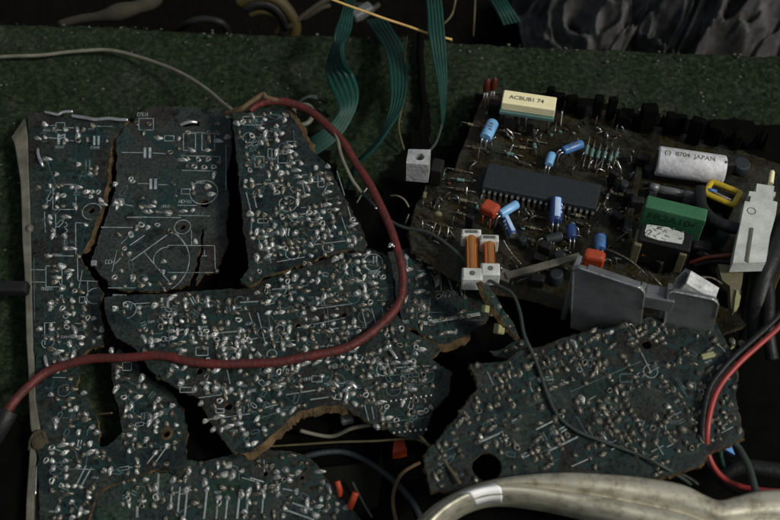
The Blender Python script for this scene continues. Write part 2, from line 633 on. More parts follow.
def edge_dist(p, poly):
    p = Vector(p)
    best = 1e9
    for i in range(len(poly)):
        a = Vector(poly[i-1])
        b = Vector(poly[i])
        d = b-a
        t = max(0, min(1, (p-a).dot(d)/max(d.length_squared, 1e-9)))
        best = min(best, (p-a-d*t).length)
    return best


# ------------------------------------------------------------------ boards
TH = 0.017


class Board:
    """a tilted plane in the world with its own frame; pixel rays are met with it to get board coordinates"""

    def __init__(self, name, ref, z0, sx, sy, ang):
        o = P(ref[0], ref[1], z0)
        n = Vector((-sx, -sy, 1)).normalized()
        u = Vector((math.cos(ang), math.sin(ang), 0))
        u = (u-n*u.dot(n)).normalized()
        v = n.cross(u)
        self.o, self.n, self.u, self.v_ = o, n, u, v
        self.root = bpy.data.objects.new(name, None)
        self.root.empty_display_size = 0.1
        COL.objects.link(self.root)
        self.root.matrix_world = Matrix(((u.x, v.x, n.x, o.x), (u.y, v.y, n.y, o.y), (u.z, v.z, n.z, o.z), (0, 0, 0, 1)))

    def at(self, px, py, h=0.0):
        d = ray(px, py)
        oo = self.o+self.n*h
        q = CAM+d*((oo-CAM).dot(self.n)/d.dot(self.n))-self.o
        return Vector((q.dot(self.u), q.dot(self.v_)))

    def at3(self, px, py, h=0.0):
        q = self.at(px, py, h)
        return Vector((q.x, q.y, h))

    def wz(self, px, py, h=0.0):
        """world point on the board surface seen at this pixel, lifted by h"""
        q = self.at(px, py, h)
        return self.o+self.u*q.x+self.v_*q.y+self.n*h


def jag(poly_px, step=3.5, amp=0.8, seed=0, smooth_edges=()):
    rnd = random.Random(seed)
    out = []
    n = len(poly_px)
    for i in range(n):
        a = Vector(poly_px[i])
        b = Vector(poly_px[(i+1) % n])
        k = max(1, int((b-a).length/(step*rnd.uniform(.55, 1.5))))
        straight = i in smooth_edges
        for j in range(k):
            p = a.lerp(b, j/k)
            if j and not straight:
                q = noise.noise(Vector((p.x*0.11, p.y*0.11, seed)))*amp*1.6
                p = p+Vector((rnd.uniform(-amp, amp)*0.7+q, rnd.uniform(-amp, amp)*0.7-q))
            out.append((p.x, p.y))
    return out


# prototypes of solder joints: unit = local board units
def joint_mesh(kind, dim, seed):
    rnd = random.Random(seed*17+len(kind))
    mb = MB()
    r = 0.0102
    sx, sy, h = 1.0, 1.0, 0.010
    if kind == 'b':
        sx = sy = 1.4
        h = 0.013
    if kind == 'w':
        sx, sy = 1.75, 0.9
    if kind == 'v':
        sx, sy = 0.95, 1.75
    n = 14
    if kind == 'r':        # empty pad: solder ring with a dark disc painted for its shaded hole
        prof = [(1.25, 0.0), (1.15, 0.004), (0.95, 0.007), (0.7, 0.007), (0.52, 0.004), (0.5, -0.003)]
    else:
        prof = [(1.12, 0.0), (1.0, 0.0035), (0.8, h*0.62), (0.55, h*0.88), (0.3, h), (0.0, h*1.02)]
    vs = []
    ph = rnd.uniform(0, 6.28)
    ox, oy = rnd.uniform(-.18, .18)*r, rnd.uniform(-.18, .18)*r
    for k, (rr, z) in enumerate(prof):
        for i in range(n):
            a = 2*math.pi*i/n
            w = 1+0.16*math.sin(2*a+ph)+0.09*math.sin(3*a+ph*2)
            t = k/(len(prof)-1)
            vs.append((r*rr*sx*w*math.cos(a)+ox*t, r*rr*sy*w*math.sin(a)+oy*t, z*(1+0.25*math.sin(a+ph))))
    fs = []
    for k in range(len(prof)-1):
        for i in range(n):
            j = (i+1) % n
            fs.append([k*n+i, k*n+j, (k+1)*n+j, (k+1)*n+i])
    if kind == 'r':
        mb.add(vs, fs, 0, True)
        mb.add(vs[-n:], [list(range(n))], 1)
    else:
        fs.append([(len(prof)-1)*n+i for i in range(n)])
        mb.add(vs, fs, 0, True)
        # clipped lead stub, usually bent over a little
        a = rnd.uniform(0, 6.28)
        ln = rnd.uniform(0.05, 0.4)*r
        mb.cyl((ox, oy, h*0.6), (ox+math.cos(a)*ln, oy+math.sin(a)*ln, h*1.15+rnd.uniform(0, .004)), 0.0036, 7, 0, .0026)
    return mb


KINDS = ['n', 'b', 'w', 'v', 'r']
JOINTS = {}
for kd in KINDS:
    for dm in (0, 1):
        JOINTS[kd, dm] = [joint_mesh(kd, dm, s) for s in range(4)]
JMESH = {}
for key, lst in JOINTS.items():
    JMESH[key] = [q.mesh('solder_joint', ['solder_dim' if key[1] else 'solder', 'hole_shade']) for q in lst]


def seg(mb, a, b, w, z, mi=0):
    a = Vector(a[:2])
    b = Vector(b[:2])
    d = b-a
    if d.length < 1e-6:
        return
    d.normalize()
    e = Vector((-d.y, d.x))*w/2
    mb.add([(*(a-e), z), (*(b-e), z), (*(b+e), z), (*(a+e), z)], [[0, 1, 2, 3]], mi)


def circ(mb, c, r, w, z, a0=0, a1=360, n=28, mi=0):
    p = [(c[0]+r*math.cos(math.radians(a0+(a1-a0)*i/n)), c[1]+r*math.sin(math.radians(a0+(a1-a0)*i/n))) for i in range(n+1)]
    for i in range(n):
        seg(mb, p[i], p[i+1], w, z, mi)


def scrawl(mb, c, n, h, z, rnd, mi=0):
    """tiny worn characters of a part number, too small in the photo to be read"""
    x = c[0]-n*h*0.35
    for k in range(n):
        y0 = c[1]-h/2
        t = rnd.randrange(5)
        seg(mb, (x, y0), (x, y0+h), h*0.16, z, mi)
        if t in (0, 1):
            seg(mb, (x, y0+h), (x+h*0.45, y0+h), h*0.16, z, mi)
        if t in (1, 2):
            seg(mb, (x, y0), (x+h*0.45, y0), h*0.16, z, mi)
        if t in (0, 2, 3):
            seg(mb, (x+h*0.45, y0), (x+h*0.45, y0+h), h*0.16, z, mi)
        if t == 4:
            seg(mb, (x, y0+h/2), (x+h*0.45, y0+h/2), h*0.16, z, mi)
        x += h*0.72


def finish_board(bd, outline, mask, seed, joints, holes=(), legend=(), traces=(), filler=0, dimfrac=0.25, alldim=False,
                 flare=(-0.004, 0.0045), edge='edge', tan_w=(.018, .030), noise_legend=40, amp=1.0, smooth_edges=(), tan_edge=None, slots=()):
    rnd = random.Random(seed)
    root = bd.root
    # ---- the laminate itself
    jp = jag(outline, 3.5, amp, seed, smooth_edges)
    poly = [bd.at(*p) for p in jp]
    fl = []
    for i, p in enumerate(jp):
        f = rnd.uniform(*flare)
        if tan_edge and inside(p, tan_edge):
            f = rnd.uniform(*tan_w)
        fl.append(f)
    hl = []
    for (hx, hy, hr) in holes:
        c = bd.at(hx, hy)
        hl.append([(c.x+hr*PX*math.cos(2*math.pi*k/14)*rnd.uniform(.93, 1.07), c.y+hr*PX*math.sin(2*math.pi*k/14)*rnd.uniform(.93, 1.07)) for k in range(14)])
    for s in slots:
        hl.append([tuple(bd.at(*p)) for p in s])
    mb = MB()
    mb.prism(poly, -TH, 0, hl, 0, 1, fl)
    mb.build('laminate', [mask, edge], root)
    # ---- joints
    allj = [(x, y, k) for (x, y, k) in joints]
    pts = [(x, y) for (x, y, _) in allj]
    holesp = [(h[0], h[1], h[2]) for h in holes]
    tries = 0
    nf = 0
    while nf < filler and tries < filler*40:
        tries += 1
        bx = [p[0] for p in outline]
        by = [p[1] for p in outline]
        if rnd.random() < .55:          # carry on a row: one drilling pitch from a joint that is there
            a_, b_ = rnd.choice(pts)
            dv = rnd.choice([bd.u, -bd.u, bd.v_, -bd.v_])*0.0254*rnd.choice([1, 1, 2])
            x, y = a_+dv.x/PX, b_-dv.y*.866/PX
        else:
            x, y = rnd.uniform(min(bx), max(bx)), rnd.uniform(min(by), max(by))
        if not inside((x, y), outline) or edge_dist((x, y), outline) < 4:
            continue
        if any((x-a)**2+((y-b)*1.15)**2 < 30 for a, b in pts):
            continue
        if any((x-a)**2+(y-b)**2 < (r_+5)**2 for a, b, r_ in holesp):
            continue
        pts.append((x, y))
        allj.append((x, y, rnd.choice(['n', 'n', 'n', 'd', 'd', 'w', 'v', 'r'])))
        nf += 1
    order = {'b': 0, 'w': 1, 'v': 1}
    srt = sorted(range(len(allj)), key=lambda i: (order.get(allj[i][2][0], 2), i))
    rest = MB()
    for n_, i in enumerate(srt):
        x, y, k = allj[i]
        c = bd.at(x, y)
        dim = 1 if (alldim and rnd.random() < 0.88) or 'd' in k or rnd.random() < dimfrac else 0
        kk = k[0] if k[0] in KINDS else 'n'
        var = rnd.randrange(4)
        s = rnd.uniform(0.86, 1.16)
        rot = rnd.uniform(-0.35, 0.35) if kk in 'wv' else rnd.uniform(0, 6.28)
        if len(k) > 1 and k[-1] in '\\/':
            rot = 0.7 if k[-1] == '/' else -0.7
        if n_ < 100:
            o = bpy.data.objects.new('solder_joint', JMESH[kk, dim][var])
            COL.objects.link(o)
            o.parent = root
            o.location = (c.x, c.y, 0.0003)
            o.rotation_euler = (0, 0, rot)
            o.scale = (s, s, s)
        else:
            q = JOINTS[kk, dim][var]
            cs, sn = math.cos(rot)*s, math.sin(rot)*s
            off = len(rest.v)
            rest.v.extend(Vector((c.x+v.x*cs-v.y*sn, c.y+v.x*sn+v.y*cs, 0.0003+v.z*s)) for v in q.v)
            rest.f.extend([j+off for j in f] for f in q.f)
            rest.m.extend((m if m else (2 if dim else 0)) for m in q.m)
            rest.s.extend(q.s)
    if rest.v:
        o = rest.build('solder_joint', ['solder', 'hole_shade', 'solder_dim'], root)
        o['kind'] = 'stuff'
    # ---- tinned traces and link wires
    for t in traces:
        tr = MB()
        x0, y0, x1, y1 = t[:4]
        w = (t[4] if len(t) > 4 else 1.3)*PX
        a, b = bd.at(x0, y0), bd.at(x1, y1)
        d = (b-a).normalized()
        tr.obox(Vector((*((a+b)/2), 0.002)), Vector((d.x, d.y, 0)), Vector((-d.y, d.x, 0)), (b-a).length, w*.85, 0.004, 0, 0.0012)
        tr.build('tinned_trace', ['trace_tin'], root)
    hc = [(bd.at(x, y), (q_+1.5)*PX) for x, y, q_ in holes]

    def clear(p0, p1, pad=0.0):
        p0, p1 = Vector(p0[:2]), Vector(p1[:2])
        d_ = p1-p0
        for c_, rr in hc:
            t_ = max(0, min(1, (c_-p0).dot(d_)/max(d_.length_squared, 1e-9)))
            if (p0+d_*t_-c_).length < rr+pad:
                return False
        return True
    # ---- copper tracks under the mask
    tk = MB()
    loc = [bd.at(a, b) for a, b in pts]
    for _ in range(int(len(pts)*0.9)+10):
        if len(loc) < 4:
            break
        a = rnd.choice(loc)
        near = sorted(loc, key=lambda q: (q-a).length)[2:14]
        b = rnd.choice(near)
        w = rnd.choice([1.4, 1.8, 2.6, 4.0])*PX
        z = 0.0005+rnd.random()*0.0002
        dx, dy = b.x-a.x, b.y-a.y
        k = min(abs(dx), abs(dy))
        mid = Vector((a.x+math.copysign(k, dx), a.y+math.copysign(k, dy)))
        if all(inside(q, [tuple(p) for p in poly]) for q in (tuple(a), tuple(mid), tuple(b))) and clear(a, mid, w/2) and clear(mid, b, w/2):
            seg(tk, a, mid, w, z)
            seg(tk, mid, b, w, z+0.0001)
    tk.build('track_pattern', ['track'], root)
    # ---- screen print
    lg = MB()
    z = 0.0011
    for it in legend:
        c = it[0]
        mi = 0
        if c.isupper():
            mi = 1
        c = c.lower()
        if c == 'line':
            seg(lg, bd.at(it[1], it[2]), bd.at(it[3], it[4]), (it[5] if len(it) > 5 else 0.7)*PX, z, mi)
        elif c == 'rect':
            p = [bd.at(it[1], it[2]), bd.at(it[3], it[2]), bd.at(it[3], it[4]), bd.at(it[1], it[4])]
            for i in range(4):
                seg(lg, p[i-1], p[i], 0.75*PX, z, mi)
        elif c == 'bars':
            for k in (0, 1):
                x = it[1]+k*it[3]
                seg(lg, bd.at(x, it[2]-it[4]/2), bd.at(x, it[2]+it[4]/2), (it[5] if len(it) > 5 else 2.7)*PX, z, mi)
        elif c == 'circ':
            circ(lg, bd.at(it[1], it[2]), it[3]*PX, 0.75*PX, z, *(it[4:6] if len(it) > 4 else (0, 360)), mi=mi)
        elif c == 'txt':
            scrawl(lg, bd.at(it[1], it[2]), it[3], (it[4] if len(it) > 4 else 3.2)*PX, z, rnd, mi)
    # worn marks beside the joints: outlines, polarity lines, part numbers
    for _ in range(noise_legend):
        a = rnd.choice(pts)
        t = rnd.random()
        ca = bd.at(*a)
        mi = 1 if rnd.random() < 0.8 else 0
        off = Vector((rnd.uniform(-8, 8)*PX, rnd.uniform(-8, 8)*PX))
        cc = ca+off
        if not inside(tuple(cc), [tuple(p) for p in poly]) or edge_dist(tuple(cc), [tuple(p) for p in poly]) < 9*PX or not clear(cc, cc, 7*PX):
            continue
        if t < 0.3:
            scrawl(lg, cc, rnd.choice([3, 4, 4, 5]), rnd.uniform(1.7, 2.5)*PX, z, rnd, mi)
        elif t < 0.62:
            b = rnd.choice(sorted(pts, key=lambda q: (q[0]-a[0])**2+(q[1]-a[1])**2)[2:12])
            cb = bd.at(*b)
            dv = cb-ca
            if not 8*PX < dv.length < 30*PX or not clear(ca, cb, 2*PX):
                continue
            L_ = dv.length
            dv.normalize()
            ev = Vector((-dv.y, dv.x))
            m0, m1, hw = ca+dv*L_*.3, ca+dv*L_*.7, rnd.uniform(1.3, 2.2)*PX
            seg(lg, ca, m0, .6*PX, z, mi)
            seg(lg, m1, cb, .6*PX, z, mi)
            if rnd.random() < .3:
                m1 = m0+dv*1.4*PX
                m0, m1 = (m0+m1)/2-dv*1.3*PX, (m0+m1)/2+dv*1.3*PX
                seg(lg, m0+ev*hw*2, m0-ev*hw*2, 1.3*PX, z, mi)
                seg(lg, m1+ev*hw*2, m1-ev*hw*2, 1.3*PX, z, mi)
            else:
                p = [m0-ev*hw, m1-ev*hw, m1+ev*hw, m0+ev*hw]
                for i in range(4):
                    seg(lg, p[i-1], p[i], 0.6*PX, z, mi)
        elif t < 0.65:
            circ(lg, cc, rnd.uniform(4, 7)*PX, 0.65*PX, z, mi=mi)
        elif t < 0.8:
            L_ = rnd.uniform(6, 22)*PX
            dv = Vector((L_, 0)) if rnd.random() < 0.65 else Vector((0, L_))
            if inside(tuple(cc+dv), [tuple(p) for p in poly]) and clear(cc, cc+dv):
                seg(lg, cc, cc+dv, 0.65*PX, z, mi)
        else:
            b = rnd.choice(sorted(pts, key=lambda q: (q[0]-a[0])**2+(q[1]-a[1])**2)[1:7])
            if clear(ca, bd.at(*b)):
                seg(lg, ca, bd.at(*b), 0.7*PX, z, mi)
    lg.build('printed_pattern', ['legend', 'legend_dim'], root)
    return poly


def C(ox, oy, s, lst):
    """positions read off an enlarged crop of the photo"""
    out = []
    for t in lst:
        k = t[2] if len(t) > 2 else 'n'
        out.append((ox+t[0]/s, oy+t[1]/s, k))
    return out


def CL(ox, oy, s, lst, *extra):
    return [(ox+t[0]/s, oy+t[1]/s, ox+t[2]/s, oy+t[3]/s)+tuple(t[4:]) for t in lst]


def bent_lead(bd, pts, r, name='bent_lead', mat='tin', label=None):
    mb = MB()
    mb.tube([bd.at3(x, y, h) for x, y, h in pts], r, 8, 0, 5)
    o = mb.build(name, [mat], bd.root)
    if label:
        o['label'] = label
    return o


# ---- board 1: left strip with the torn tongue
b1 = Board('circuit_board', (60, 300), 0.11, 0.0, 0.0, math.radians(-1.5))
tag(b1.root, 'tall narrow broken circuit board along the cream plastic frame, solder side up', 'circuit board', 'broken circuit boards')
out1 = [(28, 112), (60, 114), (100, 121), (127, 120), (124, 128), (112, 140), (109, 165), (107, 185), (103, 200), (96, 222), (90, 240), (80, 255),
        (82, 262), (95, 280), (103, 292), (99, 305), (103, 325), (104, 345), (88, 349), (78, 358), (80, 375), (74, 392), (88, 398), (95, 415), (100, 432), (97, 448),
        (108, 446), (122, 432), (118, 405), (112, 380), (110, 360), (118, 349), (134, 356), (140, 372), (152, 380), (170, 391), (183, 408), (187, 428), (186, 450),
        (187, 466), (178, 477), (168, 471), (152, 470), (136, 477), (116, 484), (96, 492), (93, 505), (88, 523), (40, 523), (37, 440), (34, 330), (31, 220)]
j1 = (C(20, 100, 6.5, [(160, 158, 'b'), (163, 243), (372, 195, 'v'), (375, 265, 'r'), (438, 258), (565, 265), (470, 165, 'bd'), (380, 420), (497, 445, 'v')])
      + C(20, 175, 6.5, [(118, 82, 'b'), (235, 72, 'w'), (270, 68), (338, 80), (240, 208), (358, 205, 'v'), (195, 275), (215, 362), (300, 272, 'w'), (297, 478), (525, 165, 'b'), (540, 190, 'w'), (460, 143)])
      + C(20, 250, 6.5, [(185, 38, 'w'), (380, 40), (270, 105, 'b'), (222, 138, 'wd'), (320, 135, 'w'), (240, 180, 'w'), (225, 210, 'wd'), (275, 250, 'b'), (395, 270, 'wd'), (200, 345, 'b'), (240, 328, 'd'), (280, 330, 'd'),
                         (340, 330), (340, 375, 'd'), (415, 378, 'b'), (410, 428), (348, 415), (480, 445), (410, 470, 'd'), (200, 490), (345, 500), (420, 495), (530, 510)])
      + C(20, 325, 6.5, [(205, 28), (250, 25, 'd'), (205, 90), (245, 72, 'd'), (355, 35, 'v'), (320, 122, 'b'), (395, 82, 'w'), (478, 108), (518, 80), (530, 38), (345, 195, 'v'), (290, 230, 'b'), (325, 350), (345, 415, 'w'),
                         (200, 452), (245, 482), (415, 440), (310, 415, 'd'), (270, 220, 'd'), (350, 75, 'w'), (430, 60, 'd'), (635, 270, 'wd'), (680, 350, 'wd'), (625, 415, 'v'), (715, 430, 'd'), (770, 400), (595, 165)])
      + C(20, 400, 6.5, [(230, 130, 'b'), (330, 68), (365, 55), (425, 128, 'w'), (468, 178), (380, 210), (500, 210), (280, 292, 'w'), (205, 345), (290, 343, 'w'), (355, 318, 'w'), (455, 285), (460, 340, 'w'), (210, 395), (295, 395),
                         (215, 445), (300, 445), (225, 495), (300, 498), (500, 372, 'wd'), (580, 385), (548, 460), (700, 478), (710, 332), (685, 278, 'd'), (670, 228, 'd'), (380, 400), (415, 290, 'd'), (720, 40, 'v'), (690, 60, 'v'), (715, 170, 'd')])
      + C(20, 440, 6.5, [(310, 298), (355, 300), (395, 305), (310, 352, 'w'), (335, 402), (335, 455), (340, 505), (245, 450, 'v'), (258, 505), (445, 372), (430, 468), (430, 410, 'd'), (210, 330, 'd')])
      + C(130, 385, 6.5, [(160, 135, 'v'), (185, 95), (275, 135), (130, 200), (200, 185), (275, 185, 'd'), (125, 245, 'v'), (175, 237), (240, 250, 'd'), (300, 260), (315, 310, 'd'), (105, 355), (135, 395, 'd'), (165, 440), (240, 395), (290, 410, 'd'), (235, 515), (45, 530, 'd')]))
leg1 = [('line', 50, 125.4, 56, 125.4), ('rect', 56, 122.8, 64.8, 130.4), ('line', 65.4, 127.7, 74, 128), ('bars', 58.8, 139.2, 5.5, 10.8), ('line', 48.5, 137.7, 57, 138.5), ('line', 66, 140.3, 74, 141),
        ('txt', 47.7, 130.5, 4), ('txt', 60, 147, 4), ('bars', 94.3, 140.5, 4.3, 9, 2.2), ('txt', 95.4, 147.7, 4), ('BARS', 86, 164.6, 3.8, 10, 1.6), ('TXT', 86.5, 172, 4), ('line', 97, 126.2, 113, 126.5),
        ('rect', 53, 184.5, 76, 209.6), ('txt', 62, 196, 4), ('line', 44.6, 212, 45.4, 232.7), ('line', 55.7, 213.5, 55.7, 230), ('TXT', 41, 220, 4, 3.5), ('circ', 92, 211.5, 9.5, 20, 280), ('line', 75.7, 222.7, 87, 223.5), ('line', 75.7, 222.7, 76, 256),
        ('circ', 64.6, 225, 2.6, -90, 90), ('circ', 64.6, 231, 2.6, -90, 90), ('circ', 64.6, 237, 2.6, -90, 90), ('line', 64.6, 239, 65, 246), ('rect', 46, 266, 62, 287), ('line', 30, 269.7, 46, 270), ('line', 30, 282, 46, 282.3),
        ('txt', 47.5, 289, 5), ('line', 77.5, 258, 78, 280), ('line', 78, 280.7, 98, 281.5), ('line', 87.5, 281.5, 88, 296), ('circ', 95.5, 296, 8.5, 90, 290), ('line', 44.6, 323, 56, 322.5), ('line', 44.6, 323, 45, 345), ('txt', 57.5, 254.8, 5, 2.6), ('LINE', 34, 258, 34.5, 320),
        ('rect', 122.5, 362.5, 131.5, 370.5), ('circ', 66, 316, 2.5), ('txt', 62, 297, 1, 4), ('rect', 79.5, 297, 85, 303)]
poly1 = finish_board(b1, out1, 'mask_teal', 11, j1, holes=[(91.5, 210.4, 3.3), (166.5, 434, 2.8)], legend=leg1,
                     traces=[(54, 256, 74, 256.3, 1.6), (86, 466, 77, 484, 1.6), (91.5, 467.7, 81.5, 486, 1.6), (155.4, 453.5, 147, 464, 1.2), (167, 446.5, 155, 463.5, 1.2)],
                     filler=95, dimfrac=0.2, smooth_edges=(50, 51, 52, 53, 0), noise_legend=190, tan_edge=[(100, 118), (130, 118), (118, 200), (100, 262), (84, 262), (80, 240), (95, 200)], tan_w=(.010, .022))
bent_lead(b1, [(38, 149, 0.0), (37.8, 151, .012), (39, 157, .014), (41.5, 163, .013), (43, 166.5, .002)], 0.0075, label='bright bent lead flattened against the board')
bent_lead(b1, [(45, 356, 0.0), (45.2, 358, .012), (46.5, 364, .014), (49.5, 370, .003)], 0.0075, label='bright bent lead below the red cable')
bent_lead(b1, [(94, 415.5, 0.004), (102, 414, .05), (112, 413, .09)], 0.0035, 'bent_lead', 'brown_wire', 'thin lead with orange tip sticking up')
bent_lead(b1, [(45, 112, .006), (52, 113.5, .012), (58, 114.5, .012), (63, 112, .015), (73, 111.5, .012)], 0.0075, 'shield_strip')
bent_lead(b1, [(72, 116, .008), (84, 117.5, .012), (95, 119.5, .013), (108, 118.5, .015), (118, 119.5, .013), (128, 120, .01)], 0.009, 'shield_strip')
mb = MB()
c = b1.at(166.5, 434)
circ(mb, c, 4.6*PX, 2.6*PX, 0.0013)
mb.build('bare_ring', ['edge'], b1.root)

# ---- board 2: cracked panel with few parts
b2 = Board('circuit_board', (170, 200), 0.125, 0.0, 0.02, math.radians(-1))
tag(b2.root, 'cracked rectangular circuit board panel with big printed circle and few solder joints', 'circuit board', 'broken circuit boards')
out2 = [(141, 112), (150, 106), (190, 107), (228, 110), (231, 130), (232, 150), (226, 175), (229, 200), (226, 225), (228, 245), (220, 262), (213, 272), (204, 274), (196, 285), (199, 268), (203, 250), (203.5, 230), (201.5, 228), (200, 250), (195, 267), (189, 284), (160, 291), (128, 291),
        (112, 287), (100, 275), (91, 262), (98, 240), (105, 220), (112, 200), (116, 180), (117, 160), (116, 140), (124, 128), (132, 122)]
j2 = (C(130, 95, 6.5, [(45, 185, 'rd'), (125, 190, 'rd'), (90, 245, 'vd'), (185, 280, 'w'), (318, 285), (378, 245, 'r'), (510, 248, 'r'), (515, 285, 'v'), (400, 358, 'w'), (505, 360, 'w'), (570, 250, 'd'), (570, 190, 'd'), (262, 375, 'rd'), (342, 422, 'w'), (378, 415),
                       (445, 420, 'r'), (508, 420, 'r'), (418, 468, 'r'), (482, 472, 'r'), (545, 470, 'r'), (632, 140), (632, 275), (370, 462, 'd'), (572, 300, 'w'), (580, 440, 'd'), (320, 350, 'd')])
      + C(130, 170, 6.5, [(15, 75, 'r'), (283, 90, 'rd'), (295, 170), (160, 208), (70, 240, 'b'), (105, 270, 'w'), (128, 272), (175, 272, 'd'), (248, 280, 'b'), (408, 105, 'v'), (505, 108, 'b'), (415, 150, 'd'), (528, 158, 'w'), (545, 35, 'v'), (345, 268, 'w'), (408, 262),
                          (75, 358, 'r'), (178, 358, 'r'), (262, 400, 'r'), (8, 425, 'r'), (45, 375, 'b'), (425, 465), (115, 375)])
      + C(130, 240, 6.5, [(218, 140), (285, 245), (125, 288), (220, 320, 'd'), (20, 240, 'r'), (70, 300, 'wd'), (190, 290, 'd'), (565, 203, 'd')])
      + C(20, 175, 6.5, [(620, 60), (625, 180, 'b'), (655, 180, 'b'), (630, 205, 'v'), (720, 30, 'r'), (720, 390, 'r'), (760, 340, 'b'), (680, 480, 'r'), (710, 510)])
      + C(20, 250, 6.5, [(660, 135), (735, 190, 'r'), (615, 180, 'r'), (680, 235, 'd'), (710, 25), (660, 30, 'd')]))
leg2 = [('rect', 164.6, 135.8, 174, 141), ('rect', 183.5, 133.5, 195.5, 150.5), ('rect', 202, 133.5, 214.6, 150.5), ('line', 188, 132.5, 208, 132.7), ('bars', 145, 152.8, 5, 10.5, 2.7), ('line', 122, 152.5, 143, 152.7), ('line', 152.5, 153, 168, 153.8),
        ('line', 181, 155.8, 220, 156.6), ('line', 182, 170.4, 217, 171.2), ('line', 220, 156.6, 220, 164), ('bars', 150.8, 184, 4.9, 10.5, 2.6), ('line', 138, 183.5, 149, 183.8), ('line', 158, 184.6, 168, 185), ('circ', 203.8, 192.3, 14), ('rect', 181.5, 189, 190, 194), ('txt', 201, 182.5, 4),
        ('txt', 185.5, 201.5, 5, 3.6), ('line', 177.5, 205.4, 197, 205.5), ('line', 178.5, 215.4, 210, 216), ('line', 130, 217, 181, 217.7), ('line', 101, 227.3, 133, 227.6, 0.9), ('circ', 182.6, 227, 8), ('line', 167, 235, 131, 261, 1.0), ('line', 130, 245.4, 144.6, 235.4, 1.0),
        ('line', 176, 232, 186, 246), ('line', 191.5, 230, 191.7, 245), ('circ', 167.5, 259, 13.4, 90, 270), ('line', 167.5, 245.4, 214.6, 245.7), ('line', 167.5, 272.6, 214, 272.6), ('line', 214.6, 245.7, 215.4, 270), ('circ', 150, 262, 38, -50, 58), ('line', 144, 252, 170, 283, 0.8),
        ('line', 204.6, 250, 204.6, 256), ('line', 202, 256, 207.2, 256), ('TXT', 200, 213, 3, 4), ('rect', 119, 199, 124, 204), ('line', 133, 232, 121, 244), ('TXT', 220, 139, 4, 3), ('txt', 143, 114.5, 4, 4), ('rect', 139, 118.5, 153.5, 130),
        ('line', 226, 145, 226, 190), ('txt', 110, 262, 3, 4), ('line', 124, 204.5, 133, 206), ('line', 108, 288, 136, 288), ('txt', 166, 206.5, 4, 2.8), ('txt', 146, 206.5, 4, 2.8), ('line', 117, 250, 112, 272), ('line', 121, 258, 115, 264)]
finish_board(b2, out2, 'mask_plum', 12, j2, holes=[(204.6, 203.5, 4.6), (182.6, 227, 3), (114.6, 277.7, 2.4)], legend=leg2, traces=[(127, 217.7, 142, 217.5, 2.0), (150, 212, 168, 213, 1.2)], filler=6, dimfrac=0.12,
             noise_legend=14, flare=(-0.004, 0.003), slots=[[(179, 123), (184, 120.5), (192, 119.5), (199, 122), (199.5, 126), (192, 125.5), (184, 127), (179.5, 127)]])
bent_lead(b2, [(181, 126, -.006), (182, 124.5, .012), (187, 122.5, .018), (192, 121.8, .018), (197, 122.5, .008)], 0.0085, label='bright bent lead across a slot')
mb = MB()
a, b = b2.at(112, 294), b2.at(126, 294.6)
mb.box(a, b, 0.012, -0.03, -0.008, 0, 0.003)
mb.build('edge_tab', ['tin'], b2.root)
mb = MB()
a, b = b2.at(91, 263.5), b2.at(97, 263.2)
mb.box(a, b, 0.026, -0.006, 0.006, 0, 0.003)
mb.build('bright_tab', ['tin'], b2.root)

# ---- board 3: upper middle
b3 = Board('circuit_board', (300, 180), 0.275, 0.0, 0.03, math.radians(8))
tag(b3.root, 'densely soldered board fragment between the cracked panel and the red cable loop', 'circuit board', 'broken circuit boards')
out3 = [(232, 113), (250, 110), (280, 106), (287, 110), (297, 124), (312, 150), (328, 165), (338, 185), (352, 210), (361, 228), (367, 243), (363, 251), (345, 250), (325, 256), (308, 262), (290, 268), (268, 275), (255, 283), (247, 286), (240, 279), (249, 268), (246, 245), (242, 215), (239, 180), (236, 150)]
j3 = (C(230, 90, 6.5, [(45, 215, 'b'), (60, 275, 'd'), (200, 340, 'b'), (305, 325, 'b'), (390, 435, 'bd'), (185, 470, 'bd'), (340, 400, 'd'), (460, 475), (380, 490), (410, 475), (225, 190), (300, 235), (105, 370, 'd'), (108, 420, 'd'), (105, 490, 'd'), (270, 480, 'd'), (230, 325, 'v'), (240, 350)])
      + C(240, 165, 6.5, [(185, 60, 'v'), (265, 55, 'b'), (365, 35, 'w'), (310, 5), (570, 10), (515, 58, 'w'), (570, 85, 'bd'), (575, 125, 'wd'), (565, 178, 'w'), (235, 105), (250, 140, 'wd'), (405, 115, 'w'), (370, 160, 'w'), (440, 150, 'v'), (425, 200, 'w'), (160, 120, 'd'), (315, 128), (120, 165, 'bd'), (130, 200),
                          (295, 215, 'd'), (270, 280), (322, 290), (65, 318, 'b'), (115, 315, 'bd'), (445, 280, 'v'), (485, 268, 'd'), (350, 330, 'b'), (485, 310), (540, 305), (620, 290, 'w'), (635, 248, 'w'), (510, 350, 'w'), (605, 370), (225, 395), (295, 385), (360, 380, 'wd'), (70, 440), (148, 432), (240, 440),
                          (360, 440, 'b'), (500, 440), (575, 430), (550, 465), (460, 475, 'd'), (690, 438), (705, 490), (735, 390, 'w'), (325, 505), (415, 500), (165, 500), (650, 320, 'd'), (80, 135, 'bd'), (30, 140, 'd'), (500, 385, 'wd'), (455, 65, 'v'), (270, 95, 'd'), (200, 20, 'd')])
      + C(240, 235, 6.5, [(170, 55), (218, 98, 'd'), (340, 118), (325, 50, 'b'), (415, 50), (460, 65), (550, 125), (595, 92), (420, 185), (450, 190, 'd'), (720, 70), (705, 38), (460, 135), (570, 85, 'd'), (490, 105, 'd')]))
